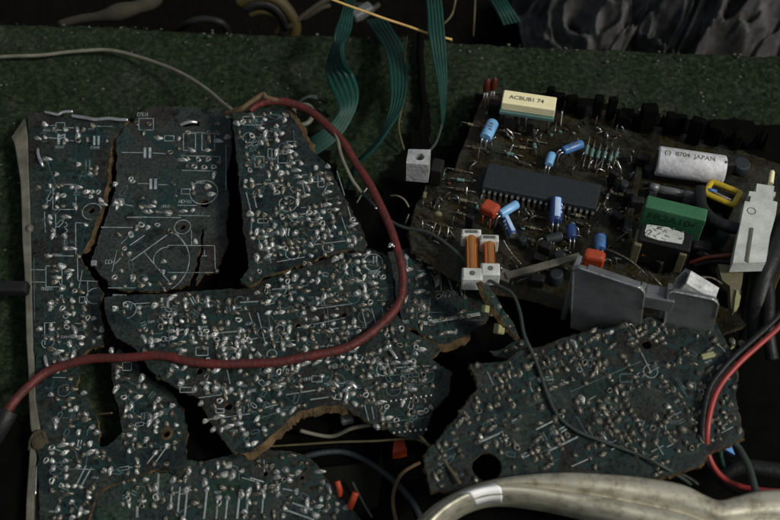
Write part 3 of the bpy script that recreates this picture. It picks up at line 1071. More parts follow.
leg3 = [('rect', 243, 116.5, 262, 125), ('txt', 252, 120.5, 5), ('txt', 284, 116, 4, 3.4), ('rect', 287, 141.5, 296, 146), ('circ', 288, 204, 8.5), ('rect', 255, 156.5, 264, 167), ('rect', 278, 154, 292, 163), ('TXT', 253, 185, 4), ('rect', 268, 158, 272, 149), ('line', 299, 176, 312, 174), ('line', 277, 262, 305, 257), ('line', 267, 246, 271, 263),
        ('circ', 328, 247.5, 5), ('rect', 318, 175, 324, 187), ('rect', 258, 219, 268, 223)]
finish_board(b3, out3, 'mask_blue', 13, j3, legend=leg3, traces=CL(240, 165, 6.5, [(40, 180, 70, 300, 1.6), (85, 180, 108, 280, 1.6), (370, 325, 480, 310, 1.8), (630, 40, 680, 200, 1.3), (660, 340, 690, 430, 1.3), (700, 270, 730, 380, 1.6)]) + [(314, 245, 346, 241, 1.3), (301, 184, 325, 181, 1)],
             filler=95, dimfrac=0.3, noise_legend=200, tan_edge=[(281, 100), (292, 100), (316, 150), (308, 156)])

# ---- board 4: big centre
b4 = Board('circuit_board', (270, 350), 0.215, 0.0, 0.02, math.radians(7))
tag(b4.root, 'largest centre circuit board fragment under the red cable with pale broken lower edge', 'circuit board', 'broken circuit boards')
out4 = [(104, 297), (130, 295), (160, 294), (212, 290), (240, 289), (256, 284), (272, 277), (292, 270), (310, 264), (328, 258), (346, 252), (366, 248), (382, 252), (392, 262), (393, 285), (396, 310), (405, 326), (420, 337), (434, 343), (440, 350), (432, 358), (440, 366),
        (452, 372), (448, 395), (432, 412), (424, 434), (412, 440), (400, 436), (378, 426), (362, 418), (350, 411), (336, 405), (318, 407), (298, 412), (288, 420), (276, 432), (262, 444), (250, 453), (232, 452), (222, 438), (212, 424), (204, 410), (200, 398), (188, 394), (176, 388), (160, 378), (148, 368), (141, 354), (132, 346), (118, 338), (108, 322)]
j4 = (C(240, 235, 6.5, [(310, 238, 'w/'), (355, 275, 'b'), (265, 290), (405, 300), (180, 335), (275, 340), (375, 340, 'w'), (325, 380), (430, 365, 'w'), (505, 295, 'v'), (440, 250), (515, 245), (535, 355), (575, 355), (655, 345), (605, 320), (690, 390), (395, 415, 'b'), (445, 450), (505, 445), (475, 480), (200, 400), (110, 375),
                        (180, 435, 'w'), (245, 475, 'd'), (615, 155, 'b'), (655, 135, 'b'), (685, 205, 'v'), (690, 245), (710, 170, 'bd'), (755, 125, 'w'), (760, 295, 'w'), (600, 270, 'bd'), (620, 200, 'd'), (640, 425, 'w'), (600, 430, 'wd'), (545, 400, 'v')])
      + C(350, 230, 6.5, [(40, 160, 'w'), (112, 152, 'w/'), (92, 235), (45, 325, 'w'), (150, 345, 'w'), (145, 300), (160, 378, 'w'), (48, 410, 'b'), (98, 430, 'b'), (75, 490, 'w'), (95, 395)])
      + C(130, 240, 6.5, [(160, 425, 'b'), (305, 408), (365, 455, 'd'), (290, 480), (190, 500), (215, 490), (380, 355, 'd'), (440, 380, 'v'), (500, 390, 'v'), (570, 435), (620, 465), (640, 400, 'bd'), (680, 475, 'wd')])
      + C(130, 315, 6.5, [(90, 155, 'v'), (175, 165, 'w'), (265, 45), (335, 40), (270, 105, 'w'), (365, 110, 'v'), (275, 150, 'w'), (280, 195, 'w'), (325, 185, 'w'), (410, 175, 'w'), (460, 155, 'd'), (335, 230, 'w'), (480, 45), (635, 52), (550, 95, 'bd'), (545, 130, 'w'), (715, 100, 'b'), (620, 155), (700, 145), (605, 190, 'w/'), (655, 185),
                          (730, 172, 'w'), (290, 330, 'w\\'), (360, 335, 'w/'), (250, 390, 'bd'), (330, 440, 'b'), (375, 405), (510, 355), (560, 360, 'w'), (495, 475, 'b'), (560, 470, 'b'), (655, 485), (715, 365), (750, 390, 'd'), (720, 500), (75, 410, 'v'), (50, 465)])
      + C(240, 310, 6.5, [(10, 135, 'b'), (20, 205), (90, 100), (195, 125, 'v'), (80, 255), (165, 220), (265, 185, 'd'), (320, 125, 'v'), (330, 230, 'w'), (365, 255, 'd'), (490, 245, 'bd'), (290, 365), (180, 395, 'b'), (225, 495, 'bd'), (305, 450, 'bd'), (345, 408, 'w'), (390, 495), (500, 340, 'w'), (580, 370), (530, 430), (620, 415), (655, 360),
                          (710, 310, 'd'), (750, 345), (735, 400, 'd'), (610, 480, 'w\\'), (590, 510, 'w'), (720, 480, 'w\\'), (630, 190), (640, 225, 'd'), (700, 150), (745, 105), (550, 140, 'w'), (715, 240), (270, 15, 'w'), (425, 60), (490, 55), (555, 45), (615, 35, 'w'), (465, 105, 'r'), (535, 100), (605, 90), (670, 78)])
      + C(340, 300, 6.5, [(150, 35), (360, 45, 'b'), (95, 172), (45, 215), (235, 180), (185, 210), (260, 150), (60, 380), (100, 405, 'w'), (145, 455), (200, 440), (260, 330), (310, 305, 'b'), (165, 355), (355, 375), (300, 390), (255, 415), (435, 405, 'w'), (350, 450), (330, 470), (400, 465, 'd'), (445, 455, 'w'), (140, 500), (190, 495), (240, 490),
                          (490, 275, 'w'), (490, 350)])
      + C(240, 380, 6.5, [(585, 60, 'w\\'), (610, 25, 'w\\'), (590, 110, 'w\\'), (265, 155, 'b'), (45, 420), (225, 40, 'w'), (55, 80), (50, 135), (125, 130), (5, 90, 'v'), (60, 195, 'd'), (735, 30, 'w\\'), (690, 65, 'w'), (685, 140, 'v'), (745, 155), (730, 90), (390, 40), (110, 255, 'w/'), (345, 195, 'w/')])
      + C(340, 370, 6.5, [(330, 20), (285, 100), (205, 160), (100, 225), (175, 205, 'bd'), (240, 370), (280, 350), (370, 360, 'd'), (545, 65), (600, 100, 'd'), (545, 115, 'd'), (420, 75, 'd'), (470, 70, 'd'), (340, 100, 'd'), (70, 95, 'b'), (40, 180, 'v'), (165, 130, 'd'), (260, 212, 'w')])
      + C(130, 385, 6.5, [(460, 120), (545, 140, 'b'), (700, 125, 'v'), (705, 160), (490, 235), (540, 290), (640, 270, 'w'), (705, 250, 'w'), (765, 385), (495, 20), (555, 15), (655, 30), (720, 55), (765, 105), (610, 510, 'd')]))
sm = [(380.8+5*i+5, 402.6-0.72*i-.7, 's') for i in range(10)]+[(393.8+5.4*i, 433-0.55*i, 's') for i in range(7)]
leg4 = [('bars', 162, 303, 6, 10, 2.3), ('line', 133, 304, 150, 303), ('circ', 127, 310, 8.5, -90, 100), ('rect', 196, 347.5, 208, 355.5), ('rect', 180, 387.5, 194, 392.5), ('line', 199, 398, 234, 393), ('line', 206, 420, 250, 414), ('rect', 216, 409, 224, 413), ('circ', 373, 262.5, 9), ('bars', 373.5, 260, 3, 8, 1.5), ('line', 366, 262, 372, 262),
        ('txt', 375, 272, 5, 3.4), ('txt', 373, 277, 4, 3), ('rect', 312, 376, 322, 382), ('line', 324, 384, 340, 382), ('line', 244, 341, 258, 338), ('LINE', 255, 420, 300, 405), ('txt', 288, 371, 3, 4), ('txt', 308, 379, 5), ('line', 297, 328, 345, 318, .6), ('line', 270, 343, 300, 340), ('circ', 280, 329, 4), ('circ', 284, 336, 3.4),
        ('line', 389, 368, 430, 366, .6), ('LINE', 386, 376, 432, 372), ('LINE', 384, 423, 430, 417), ('rect', 165, 338, 170, 341), ('line', 315, 309, 352, 304, .7), ('circ', 164, 339, 2.4)]
tr4 = ([(272, 289.6, 293, 288, 1.5), (240, 302.7, 261.5, 301.5, 1.8), (327, 330, 354, 326, 1.5), (301, 350, 309, 349, 1.6), (320, 347, 334, 345.7, 1.6), (214.6, 333.5, 237.7, 331.6, 1.5), (172, 331.5, 184, 329.8, 2), (257.7, 313, 265.4, 344, 1.5), (249, 313, 253, 325, 1.3), (286, 395, 324, 389, 1.6), (310, 400, 331, 397, 1.6),
        (265, 408, 280, 404, 1.6), (361.5, 309, 367.7, 333, 1.5), (371.5, 309, 377, 327.7, 1.2), (382, 309, 387, 326, 1.2), (281, 342, 285, 352, 1.5), (227, 370, 230, 384, 1.5), (264.6, 305.5, 275, 303, 1.2), (262, 367, 272, 366.5, 2.5), (346, 337, 348, 346, 1.5)]
       + CL(340, 370, 6.5, [(160, 230, 185, 330, 1.3), (205, 240, 220, 320, 1.3), (250, 240, 270, 310, 1.3)]))
finish_board(b4, out4, 'mask_teal', 14, j4, holes=[(199.5, 371, 3.2), (228.5, 406.5, 3.4), (158, 376.5, 2.2), (297.5, 325.5, 2.6), (344, 314.5, 2.6)], legend=leg4, traces=tr4, filler=260, dimfrac=0.3, noise_legend=380,
             tan_edge=[(244, 460), (244, 440), (280, 420), (300, 402), (340, 396), (352, 414), (300, 425), (262, 460)])
for (x, y, _) in sm:
    rw = MB()
    rw.ellipsoid(b4.at3(x, y, .003), Vector((.0055, 0, 0)), Vector((0, .006, 0)), Vector((0, 0, .006)), 8, 6)
    rw.build('chip_pin', ['tin'], b4.root)
for k, pts in enumerate([[(345, 402, .004), (346.5, 397, .014), (347, 392, .014), (344, 390, .008)], [(344, 390.5, .004), (348, 388, .014), (351, 387, .006)], [(349, 384, .004), (352, 384, .014), (356, 388, .005)], [(388, 347, .004), (392, 352, .014), (397, 359, .006)], [(386, 348, .004), (389.5, 345.5, .016), (390, 346.5, .012)]]):
    bent_lead(b4, pts, 0.0075)


def text_mesh(body, size, shear=0.0):
    cu = bpy.data.curves.new('t', 'FONT')
    cu.body = body
    cu.size = size
    cu.align_x = 'CENTER'
    cu.align_y = 'CENTER'
    cu.shear = shear
    cu.offset = size*.018
    ob = bpy.data.objects.new('t', cu)
    COL.objects.link(ob)
    bpy.context.view_layer.update()
    me = bpy.data.meshes.new_from_object(ob.evaluated_get(bpy.context.evaluated_depsgraph_get()))
    bpy.data.objects.remove(ob)
    return me


def put_text(body, size, parent, origin, dx, dy, mat, fn=None, name='printed_text', shear=0.0):
    """flat lettering laid on a surface: origin, x and y axes in the parent's frame; fn may wrap it round a cylinder"""
    me = text_mesh(body, size, shear)
    for v in me.vertices:
        q = v.co.copy()
        v.co = fn(q) if fn else origin+dx*q.x+dy*q.y
    me.materials.clear()
    me.materials.append(M[mat])
    me.name = name
    o = bpy.data.objects.new(name, me)
    COL.objects.link(o)
    if parent is not None:
        o.parent = parent
    return o


put_text('TUE', 5.5*PX, b4.root, b4.at3(418.5, 413, .0012), Vector((1, 0, 0)), Vector((0, 1, 0)), 'legend_dim')

# ---- board 5: fragment right of the cable loop, sinking into shade
b5 = Board('circuit_board', (440, 280), 0.15, -0.25, 0.0, math.radians(7))
tag(b5.root, 'small shaded board fragment to the right of the red cable loop, below the copper coils', 'circuit board', 'broken circuit boards')
out5 = [(388, 252), (412, 248), (430, 243), (452, 250), (470, 262), (486, 280), (494, 300), (488, 320), (462, 338), (446, 344), (434, 341), (420, 334), (404, 324), (397, 300), (393, 275)]
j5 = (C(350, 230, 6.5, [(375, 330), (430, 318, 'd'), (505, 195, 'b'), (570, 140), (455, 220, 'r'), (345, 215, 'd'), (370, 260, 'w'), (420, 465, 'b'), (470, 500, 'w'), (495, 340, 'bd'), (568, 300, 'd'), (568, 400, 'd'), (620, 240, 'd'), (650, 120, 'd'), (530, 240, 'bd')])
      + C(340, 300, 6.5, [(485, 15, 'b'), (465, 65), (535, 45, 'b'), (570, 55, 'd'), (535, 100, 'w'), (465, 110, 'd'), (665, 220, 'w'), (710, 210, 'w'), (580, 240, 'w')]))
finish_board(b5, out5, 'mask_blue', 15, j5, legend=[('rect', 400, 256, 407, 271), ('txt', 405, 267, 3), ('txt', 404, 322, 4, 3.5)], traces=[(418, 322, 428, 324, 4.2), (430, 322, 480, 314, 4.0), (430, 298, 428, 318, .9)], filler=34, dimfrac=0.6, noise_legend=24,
             tan_edge=[(425, 330), (470, 330), (470, 350), (425, 350)])
for (x0, y0, x1, y1) in [(436, 262, 441, 292), (440, 265, 452, 290), (446, 262, 466, 282), (430, 272, 436, 288), (452, 268, 462, 296)]:
    bent_lead(b5, [(x0, y0, .004), ((x0+x1)/2+2, (y0+y1)/2, .02), (x1, y1, .008)], 0.0045, mat='solder_dim')

# ---- board 6: bottom centre, tipped towards the viewer
b6 = Board('circuit_board', (220, 500), 0.075, 0.0, 0.16, math.radians(3))
tag(b6.root, 'dusty board fragment with long vertical tinned traces at the bottom, beside the dark hollow', 'circuit board', 'broken circuit boards')
out6 = [(88, 500), (96, 490), (120, 478), (150, 472), (176, 474), (188, 460), (200, 462), (218, 458), (240, 453), (266, 449), (290, 451), (306, 456), (318, 466), (324, 476), (336, 492), (350, 506), (366, 524), (84, 524)]
j6 = (C(130, 440, 6.5, [(380, 200, 'v'), (460, 155, 'd'), (475, 205), (525, 220, 'v'), (570, 165, 'v'), (635, 165, 'b'), (570, 235, 'b'), (610, 225, 'b'), (665, 230, 'v'), (485, 275, 'v'), (600, 310, 'b'), (365, 325, 'b'), (500, 320), (575, 375), (635, 375), (715, 355, 'v'), (770, 340, 'v'), (215, 390, 'v'), (125, 310, 'v'), (45, 310, 'd'),
                        (155, 425, 'b'), (260, 430, 'v'), (300, 485), (420, 410, 'b'), (345, 515), (745, 500), (360, 250, 'vd'), (100, 255), (230, 515)])
      + C(240, 440, 6.5, [(205, 170, 'b'), (295, 195, 'b'), (375, 210, 'b'), (240, 240, 'b'), (320, 260), (240, 310, 'v'), (245, 350), (115, 295, 'v'), (150, 350, 'v'), (50, 345, 'v'), (10, 350, 'v'), (95, 410, 'd'), (205, 335), (365, 335), (300, 410), (325, 375), (290, 445), (220, 480, 'v'), (525, 385), (475, 405, 'd'), (570, 430, 'v'),
                          (520, 205, 'w'), (580, 315, 'v'), (540, 275), (575, 375), (630, 415), (630, 460), (690, 440), (490, 490, 'b'), (415, 455, 'b'), (30, 500), (85, 500), (155, 495), (280, 495), (395, 150, 'd'), (330, 100, 'wd'), (270, 115, 'd'), (120, 170, 'd'), (610, 500), (555, 460)]))
finish_board(b6, out6, 'mask_dusty', 16, j6, holes=[(265.5, 474, 2), (302, 478, 1.8)], legend=[('line', 250, 478, 264, 482, 1.2), ('line', 264, 460, 264.5, 472)],
             traces=CL(130, 440, 6.5, [(185, 220, 175, 390, 2.4), (275, 305, 265, 410, 2), (325, 305, 310, 470, 2), (370, 350, 355, 500, 2), (500, 330, 480, 515, 2.2), (570, 390, 560, 515, 2), (632, 390, 620, 515, 2), (710, 370, 695, 515, 2.2), (765, 380, 755, 490, 2), (48, 430, 45, 505, 2.6)])
             + CL(240, 440, 6.5, [(45, 370, 40, 500, 1.8), (150, 370, 142, 480, 1.8), (10, 245, 95, 270, 1.6), (275, 318, 370, 335, 1.6), (340, 410, 470, 455, 2), (280, 450, 480, 520, 2)]),
             filler=34, dimfrac=0.35, noise_legend=30)

# ---- board 7: lower right, turned
b7 = Board('circuit_board', (600, 400), 0.37, 0.0, 0.05, math.radians(27))
tag(b7.root, 'dark circuit board turned askew behind the pale metal bar, crossed by a green wire', 'circuit board', 'broken circuit boards')
out7 = [(470, 364), (490, 363), (506, 361), (520, 350), (545, 346), (562, 338), (590, 331), (610, 328), (622, 324), (640, 321), (652, 316), (668, 318), (680, 330), (700, 326), (716, 321), (722, 335), (735, 360), (738, 378), (736, 398), (740, 420), (744, 438), (728, 446),
        (710, 452), (700, 466), (660, 478), (600, 482), (540, 484), (480, 490), (432, 492), (426, 470), (424, 455), (440, 438), (455, 420), (466, 404), (478, 388)]
j7 = (C(530, 390, 6.5, [(375, 78, 'b'), (440, 70, 'd'), (495, 60, 'b'), (555, 65), (605, 25), (620, 65), (315, 130, 'bd'), (403, 132), (465, 115, 'b'), (520, 112), (580, 105), (632, 95), (545, 150), (598, 152), (440, 203, 'b'), (510, 200, 'b'), (570, 195, 'b'), (375, 245, 'b'), (495, 245, 'd'), (455, 285), (475, 315), (555, 268, 'b'),
                        (575, 305, 'bd'), (630, 235, 'd'), (665, 280, 'b'), (690, 325), (690, 195), (705, 225), (722, 258), (740, 290), (735, 355, 'bd'), (728, 410), (500, 345), (35, 45, 'b'), (72, 115, 'b'), (160, 275, 'b'), (170, 325, 'b'), (50, 320, 'w'), (45, 390, 'b'), (65, 430, 'd'), (130, 445), (120, 495, 'w'), (410, 360, 'b'), (470, 420, 'wd'),
                        (165, 185, 'b'), (630, 320, 'vd')])
      + C(560, 310, 6.5, [(45, 235, 'v'), (90, 220, 'v'), (130, 185), (155, 215), (215, 135, 'w'), (240, 175, 'bd'), (325, 145, 'w'), (415, 100, 'b'), (480, 140, 'b'), (460, 220, 'b'), (500, 260, 'bd'), (245, 280, 'w/'), (335, 235, 'wd'), (295, 205, 'd'), (175, 265, 'd'), (405, 300, 'b'), (235, 385, 'v'), (215, 350, 'd'), (290, 340, 'bd'), (110, 355, 'bd'),
                          (140, 315), (145, 420), (80, 450), (605, 85, 'v'), (630, 130, 'vd'), (665, 100), (725, 135, 'b'), (655, 185, 'bd'), (610, 360), (690, 360, 'w'), (655, 435), (535, 425, 'd'), (570, 480, 'bd'), (495, 465), (510, 500), (645, 500), (390, 495, 'bd'), (770, 340)])
      + C(660, 310, 6.5, [(350, 195, 'b'), (415, 240), (470, 205, 'v'), (535, 225, 'vd'), (170, 285, 'b'), (125, 325, 'w/'), (210, 350, 'w\\'), (395, 370, 'w'), (320, 390, 'w'), (45, 360, 'd'), (190, 490, 'b'), (255, 480), (335, 450, 'wd'), (270, 312), (350, 290), (440, 290, 'd')])
      + C(450, 330, 6.5, [(175, 230), (325, 240), (380, 215), (495, 240, 'bd'), (450, 280, 'v'), (320, 320, 'v'), (345, 295, 'd'), (300, 385), (380, 370, 'd'), (345, 405, 'd'), (310, 440), (405, 485, 'v'), (170, 445, 'd'), (185, 465), (225, 390, 'd'), (590, 325, 'b'), (640, 280, 'b'), (560, 430, 'b'), (575, 385, 'd'), (590, 500, 'b'), (720, 225),
                          (690, 265, 'd'), (755, 255), (730, 350, 'w'), (660, 380, 'wd')])
      + C(420, 400, 6.5, [(375, 10), (285, 90, 'v'), (360, 45, 'bd'), (375, 120), (450, 45, 'b'), (480, 120), (545, 160, 'd'), (465, 185, 'w'), (405, 190, 'd'), (315, 150, 'd'), (210, 215), (235, 170, 'd'), (570, 95, 'd'), (490, 280, 'v'), (375, 275), (165, 285, 'd'), (225, 290, 'd'), (155, 360, 'd'), (265, 365), (100, 500, 'v'),
                          (610, 280, 'vd'), (610, 440)])
      + C(640, 380, 5.57, [(275, 30, 'w'), (345, 40, 'w'), (210, 85, 'v'), (235, 135), (265, 175), (345, 180, 'b'), (330, 95, 'wd'), (200, 210), (235, 275, 'b'), (155, 210), (170, 175, 'd'), (115, 255), (280, 220, 'w\\'), (300, 240, 'w\\'), (160, 320, 'v'), (180, 340), (85, 345, 'b'), (210, 395), (145, 455, 'd'), (395, 230), (430, 285), (460, 180),
                           (515, 215, 'd'), (550, 280, 'v'), (480, 95, 'd'), (70, 440, 'w')]))
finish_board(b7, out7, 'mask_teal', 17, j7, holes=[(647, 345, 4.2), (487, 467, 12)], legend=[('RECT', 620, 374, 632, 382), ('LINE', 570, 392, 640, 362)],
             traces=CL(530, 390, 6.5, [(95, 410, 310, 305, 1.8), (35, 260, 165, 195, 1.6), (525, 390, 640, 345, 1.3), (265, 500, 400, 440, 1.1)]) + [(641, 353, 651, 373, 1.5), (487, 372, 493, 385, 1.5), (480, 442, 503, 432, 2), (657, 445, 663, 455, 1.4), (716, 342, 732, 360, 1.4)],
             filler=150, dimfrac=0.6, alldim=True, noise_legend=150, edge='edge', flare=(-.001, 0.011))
mb = MB()
a, b = b7.at(701, 358), b7.at(714, 354.5)
mb.box(a, b, 0.022, 0.0, 0.012, 0, 0.004)
mb.build('yellowed_link', ['lump'], b7.root)

# ---- the shard seen nearly edge-on, and the sliver beside it
b8 = Board('circuit_board', (505, 312), 0.30, -0.9, 0.55, math.radians(-35))
tag(b8.root, 'slim board shard standing on edge under the coils, with yellow-green lugs', 'circuit board', 'broken circuit boards')
finish_board(b8, [(480, 283), (487, 285), (496, 296), (505, 312), (514, 325), (520, 338), (515, 336), (506, 326), (497, 312), (488, 298)], 'mask_dusty', 18,
             [(492, 297, 'd'), (499, 307, 'n'), (505, 317, 'd'), (510, 326, 'd')], legend=[], filler=0, noise_legend=4, flare=(0.004, 0.016))
for (x, y, s) in [(485.5, 309, .024), (492, 312.5, .024), (499, 329, .034)]:
    mb = MB()
    c = b8.at3(x, y, -.03)
    mb.obox(c, Vector((.8, .6, 0)), Vector((-.6, .8, 0)), s, s*1.2, s*1.1, 0, s*.2)
    mb.build('lug', ['lump'], b8.root)
b9 = Board('circuit_board', (502, 354), 0.31, 0.1, 0.3, math.radians(20))
tag(b9.root, 'tiny pointed board sliver lying at the tip of the standing shard', 'circuit board', 'broken circuit boards')
finish_board(b9, [(489, 351), (500, 350), (512, 343), (524, 338), (529, 346), (516, 355), (506, 359), (498, 357)], 'mask_teal', 19, [(506, 352, 'd'), (514, 348, 'd'), (521, 344, 'd')], filler=0, noise_legend=2)

# ------------------------------------------------------------------ component-side board
bm_ = Board('component_board', (560, 200), 0.20, 0.0, -0.10, math.radians(-13))
tag(bm_.root, 'brown board with its components up: long chip, silver capacitor, heat sinks and coils', 'circuit board')
mr_ = bm_.root
outm = [(489, 84), (520, 92), (560, 100), (604, 110), (648, 124), (690, 136), (745, 152), (792, 168), (792, 250), (760, 320), (722, 334), (650, 322), (580, 312), (540, 300), (500, 292), (452, 276), (432, 262), (412, 250), (409, 232), (416, 205), (432, 180), (455, 168), (466, 140), (478, 110)]
mb = MB()
pm = [bm_.at(*p) for p in jag(outm, 4, 0.7, 5)]
mb.prism(pm, -TH, 0, (), 0, 1, [random.uniform(.001, .009) for _ in pm])
mb.build('laminate', ['mask_brown', 'edge_dark'], mr_)
A3 = bm_.at3


def part(name, mbx, mats, label=None, parent=None):
    o = mbx.build(name, mats, parent or mr_)
    if label:
        o['label'] = label
    return o


# chip with pins
mb = MB()
a, b = bm_.at(485, 174, .06), bm_.at(599, 196.5, .06)
mb.box(a, b, 0.135, 0.02, 0.06, 0, 0.006)
d = (b-a).normalized()
e = Vector((-d.y, d.x))
n0 = a+d*0.02
mb.lathe((n0.x, n0.y, .0595), (n0.x, n0.y, .0606), [(0, .012), (1, .012)], 14)
chip = part('chip', mb, ['chip'], 'long black chip with two rows of pins')
pin = None
L_ = (b-a).length
for side in (-1, 1):
    for k in range(20):
        q = a+d*(L_*(k+0.5)/20)+e*side*0.0675
        if pin is None:
            mb = MB()
            mb.obox(Vector((0, 0, 0.038)), Vector((1, 0, 0)), Vector((0, 1, 0)), .011, .02, .006, 0, .001)
            mb.obox(Vector((0, -.011, 0.018)), Vector((1, 0, 0)), Vector((0, 1, 0)), .010, .004, .040, 0, .001)
            pin = part('pin', mb, ['tin'], None, chip)
            o = pin
        else:
            o = pin.copy()
            COL.objects.link(o)
            o.parent = chip
        o.location = (q.x, q.y, 0)
        o.rotation_euler = (0, 0, math.atan2(d.y, d.x)+(0 if side < 0 else math.pi))

# cream block with its foot
H = 0.15
mb = MB()
a, b = bm_.at(503, 95.8, H), bm_.at(556, 103.6, H)
mb.box(a, b, 0.078, 0.105, H, 0, 0.004)
d = (b-a).normalized()
e = Vector((-d.y, d.x))
blk = part('resin_block', mb, ['cream'], 'cream rectangular component lettered in black')
c = (a+b)/2-d*0.012
put_text('ACBUB1 74', 0.030, blk, Vector((c.x, c.y, H+.0008)), Vector((d.x, d.y, 0)), Vector((e.x, e.y, 0)), 'ink')
mb = MB()
mb.box(a-e*.006-d*.005, b-e*.006+d*.003, 0.085, 0.085, 0.104, 0, 0.003)
part('foot', mb, ['teal_res'], None, blk)
for k in range(7):
    q = a+d*((b-a).length*(k+.6)/7.2)-e*0.035
    mb = MB()
    mb.cyl((q.x, q.y, 0), (q.x, q.y, .086), .004 if k % 2 else .006, 7)
    part('lead', mb, ['tin' if k in (1, 3) else 'solder_dim'], None, blk)


def can(px0, px1, h, r, mats, name='capacitor', label=None, stripe=False, h1=None, marks=3):
    """small electrolytic can from px0 to px1 with crimped sleeve, aluminium end and print"""
    p0 = A3(px0[0], px0[1], h)
    p1 = A3(px1[0], px1[1], h if h1 is None else h1)
    mb = MB()
    mb.lathe(p0, p1, [(0, r*.86), (.05, r*.98), (.09, r), (.16, r*.93), (.22, r), (.95, r), (1.0, r*.9)], 20, 0)
    o = part(name, mb, mats, label)
    ax = (p1-p0).normalized()
    mb = MB()
    mb.cyl(p1-ax*.001, p1+ax*.0025, r*.74, 18)
    part('can_end', mb, ['alu'], None, o)
    up = Vector((0, 0, 1))
    up = (up-ax*up.dot(ax)).normalized()
    sd = ax.cross(up)
    if stripe:
        mb = MB()
        ln = (p1-p0).length
        vs = []
        for t in (0.1, .92):
            for k in range(7):
                an = math.radians(-28+56*k/6+stripe)
                vs.append(p0+ax*ln*t+(up*math.cos(an)+sd*math.sin(an))*(r*1.012))
        mb.add(vs, [[k, k+1, 7+k+1, 7+k] for k in range(6)], 0, True)
        part('stripe', mb, ['stripe'], None, o)
    if marks:
        mb = MB()
        ln = (p1-p0).length
        for k in range(marks):
            t = .3+.5*k/marks
            an0 = math.radians(random.uniform(-30, 0)+(50 if stripe else 0))
            vs = []
            for tt in (t, t+.09):
                for j in range(4):
                    an = an0+j*.22
                    vs.append(p0+ax*ln*tt+(up*math.cos(an)+sd*math.sin(an))*(r*1.016))
            mb.add(vs, [[j, j+1, 5+j, 4+j] for j in range(3)], 0, True)
        part('printed_mark', mb, ['ink' if not stripe else 'stripe'], None, o)
    mb = MB()
    for s in (-.4, .4):
        q = p0+sd*r*s
        g = q-ax*.02
        mb.tube([q, g, Vector((g.x-ax.x*.01, g.y-ax.y*.01, 0))], .0035, 6, 0, 3)
    part('lead', mb, ['tin'], None, o)
    return o


can((485.5, 138), (493, 122.5), .05, .027, ['blue_pale'], label='pale blue can near the cream block')
can((563, 151), (582, 143.5), .05, .020, ['blue'], label='blue can lying above the chip')
can((548.5, 165), (552, 154), .04, .018, ['blue_pale'], label='tiny cyan can at the upper edge of the chip', marks=0)
can((555.5, 222), (556.5, 199), .06, .026, ['blue_dark'], label='navy can with pale stripe below the chip', stripe=12)
can((500, 214.5), (517, 204), .065, .019, ['blue_pale'], label='pale blue can leaning on the navy one', marks=0)
can((504, 216), (513, 235), .045, .019, ['blue_dark'], label='navy can with pale stripe beside the orange component', stripe=-18)
can((600, 249), (600.5, 236), .09, .022, ['blue'], label='pale blue can behind the red-orange box')
can((545, 240), (561, 236), .04, .02, ['chip'], label='dark dusty can', marks=0)
can((572, 238), (571, 226), .05, .02, ['blue_dark'], label='dark can in the shade', marks=0)

# the large silver capacitor
pA, pB = A3(656.5, 160.5, .09), A3(724.5, 170.5, .09)
R = .062
mb = MB()
mb.lathe(pA, pB, [(0, R*.8), (.012, R*.97), (.03, R), (.965, R), (.985, R*.96), (1, R*.84)], 40, 0)
big = part('capacitor', mb, ['cap_sleeve'], 'large silver capacitor lettered 8704 JAPAN')
ax = (pB-pA).normalized()
up = Vector((0, 0, 1))
up = (up-ax*up.dot(ax)).normalized()
sd = ax.cross(up)       # towards the viewer side is -e
mb = MB()
mb.cyl(pA-ax*.003, pA+ax*.004, R*.76, 26)
part('can_end', mb, ['edge_dark'], None, big)


def wrap(q):
    an = math.radians(-8)+q.y/R
    return (pA+pB)/2+ax*(q.x-.02)+(up*math.cos(an)-sd*math.sin(an)*(1 if sd.y < 0 else -1)*-1)*(R*1.012)


sgn = 1 if sd.y > 0 else -1


def wrap(q):
    an = math.radians(-3)+q.y/R
    return (pA+pB)/2+ax*(q.x-.015)+(up*math.cos(an)+sd*sgn*math.sin(an))*(R*1.012)


put_text('(I)  8704  JAPAN', .030, big, None, None, None, 'ink', wrap)
mb = MB()
q = wrap(Vector((.147, -.006, 0)))
mb.ellipsoid(q, Vector((.006, 0, 0)), Vector((0, .006, 0)), Vector((0, 0, .004)), 8, 6)
part('spot', mb, ['ink'], None, big)

# fuse in its clips
mb = MB()
f0, f1 = A3(652, 187, .06), A3(691, 195.5, .06)
mb.cyl(f0, f1, .016, 16)
fuse = part('fuse', mb, ['glass'], 'glass fuse in metal clips')
for t in (0.06, .94):
    mb = MB()
    c = f0.lerp(f1, t)
    d3 = (f1-f0).normalized()
    mb.cyl(c-d3*.018, c+d3*.018, .0185, 16)
    mb.obox(Vector((c.x, c.y, .025)), d3, Vector((-d3.y, d3.x, 0)), .03, .036, .05, 0, .003)
    part('clip', mb, ['alu_dark'], None, fuse)
mb = MB()
mb.box(bm_.at(648, 188, .02), bm_.at(696, 198, .02), .07, 0, .022, 0, .004)
part('fuse_base', mb, ['black'], None, fuse)

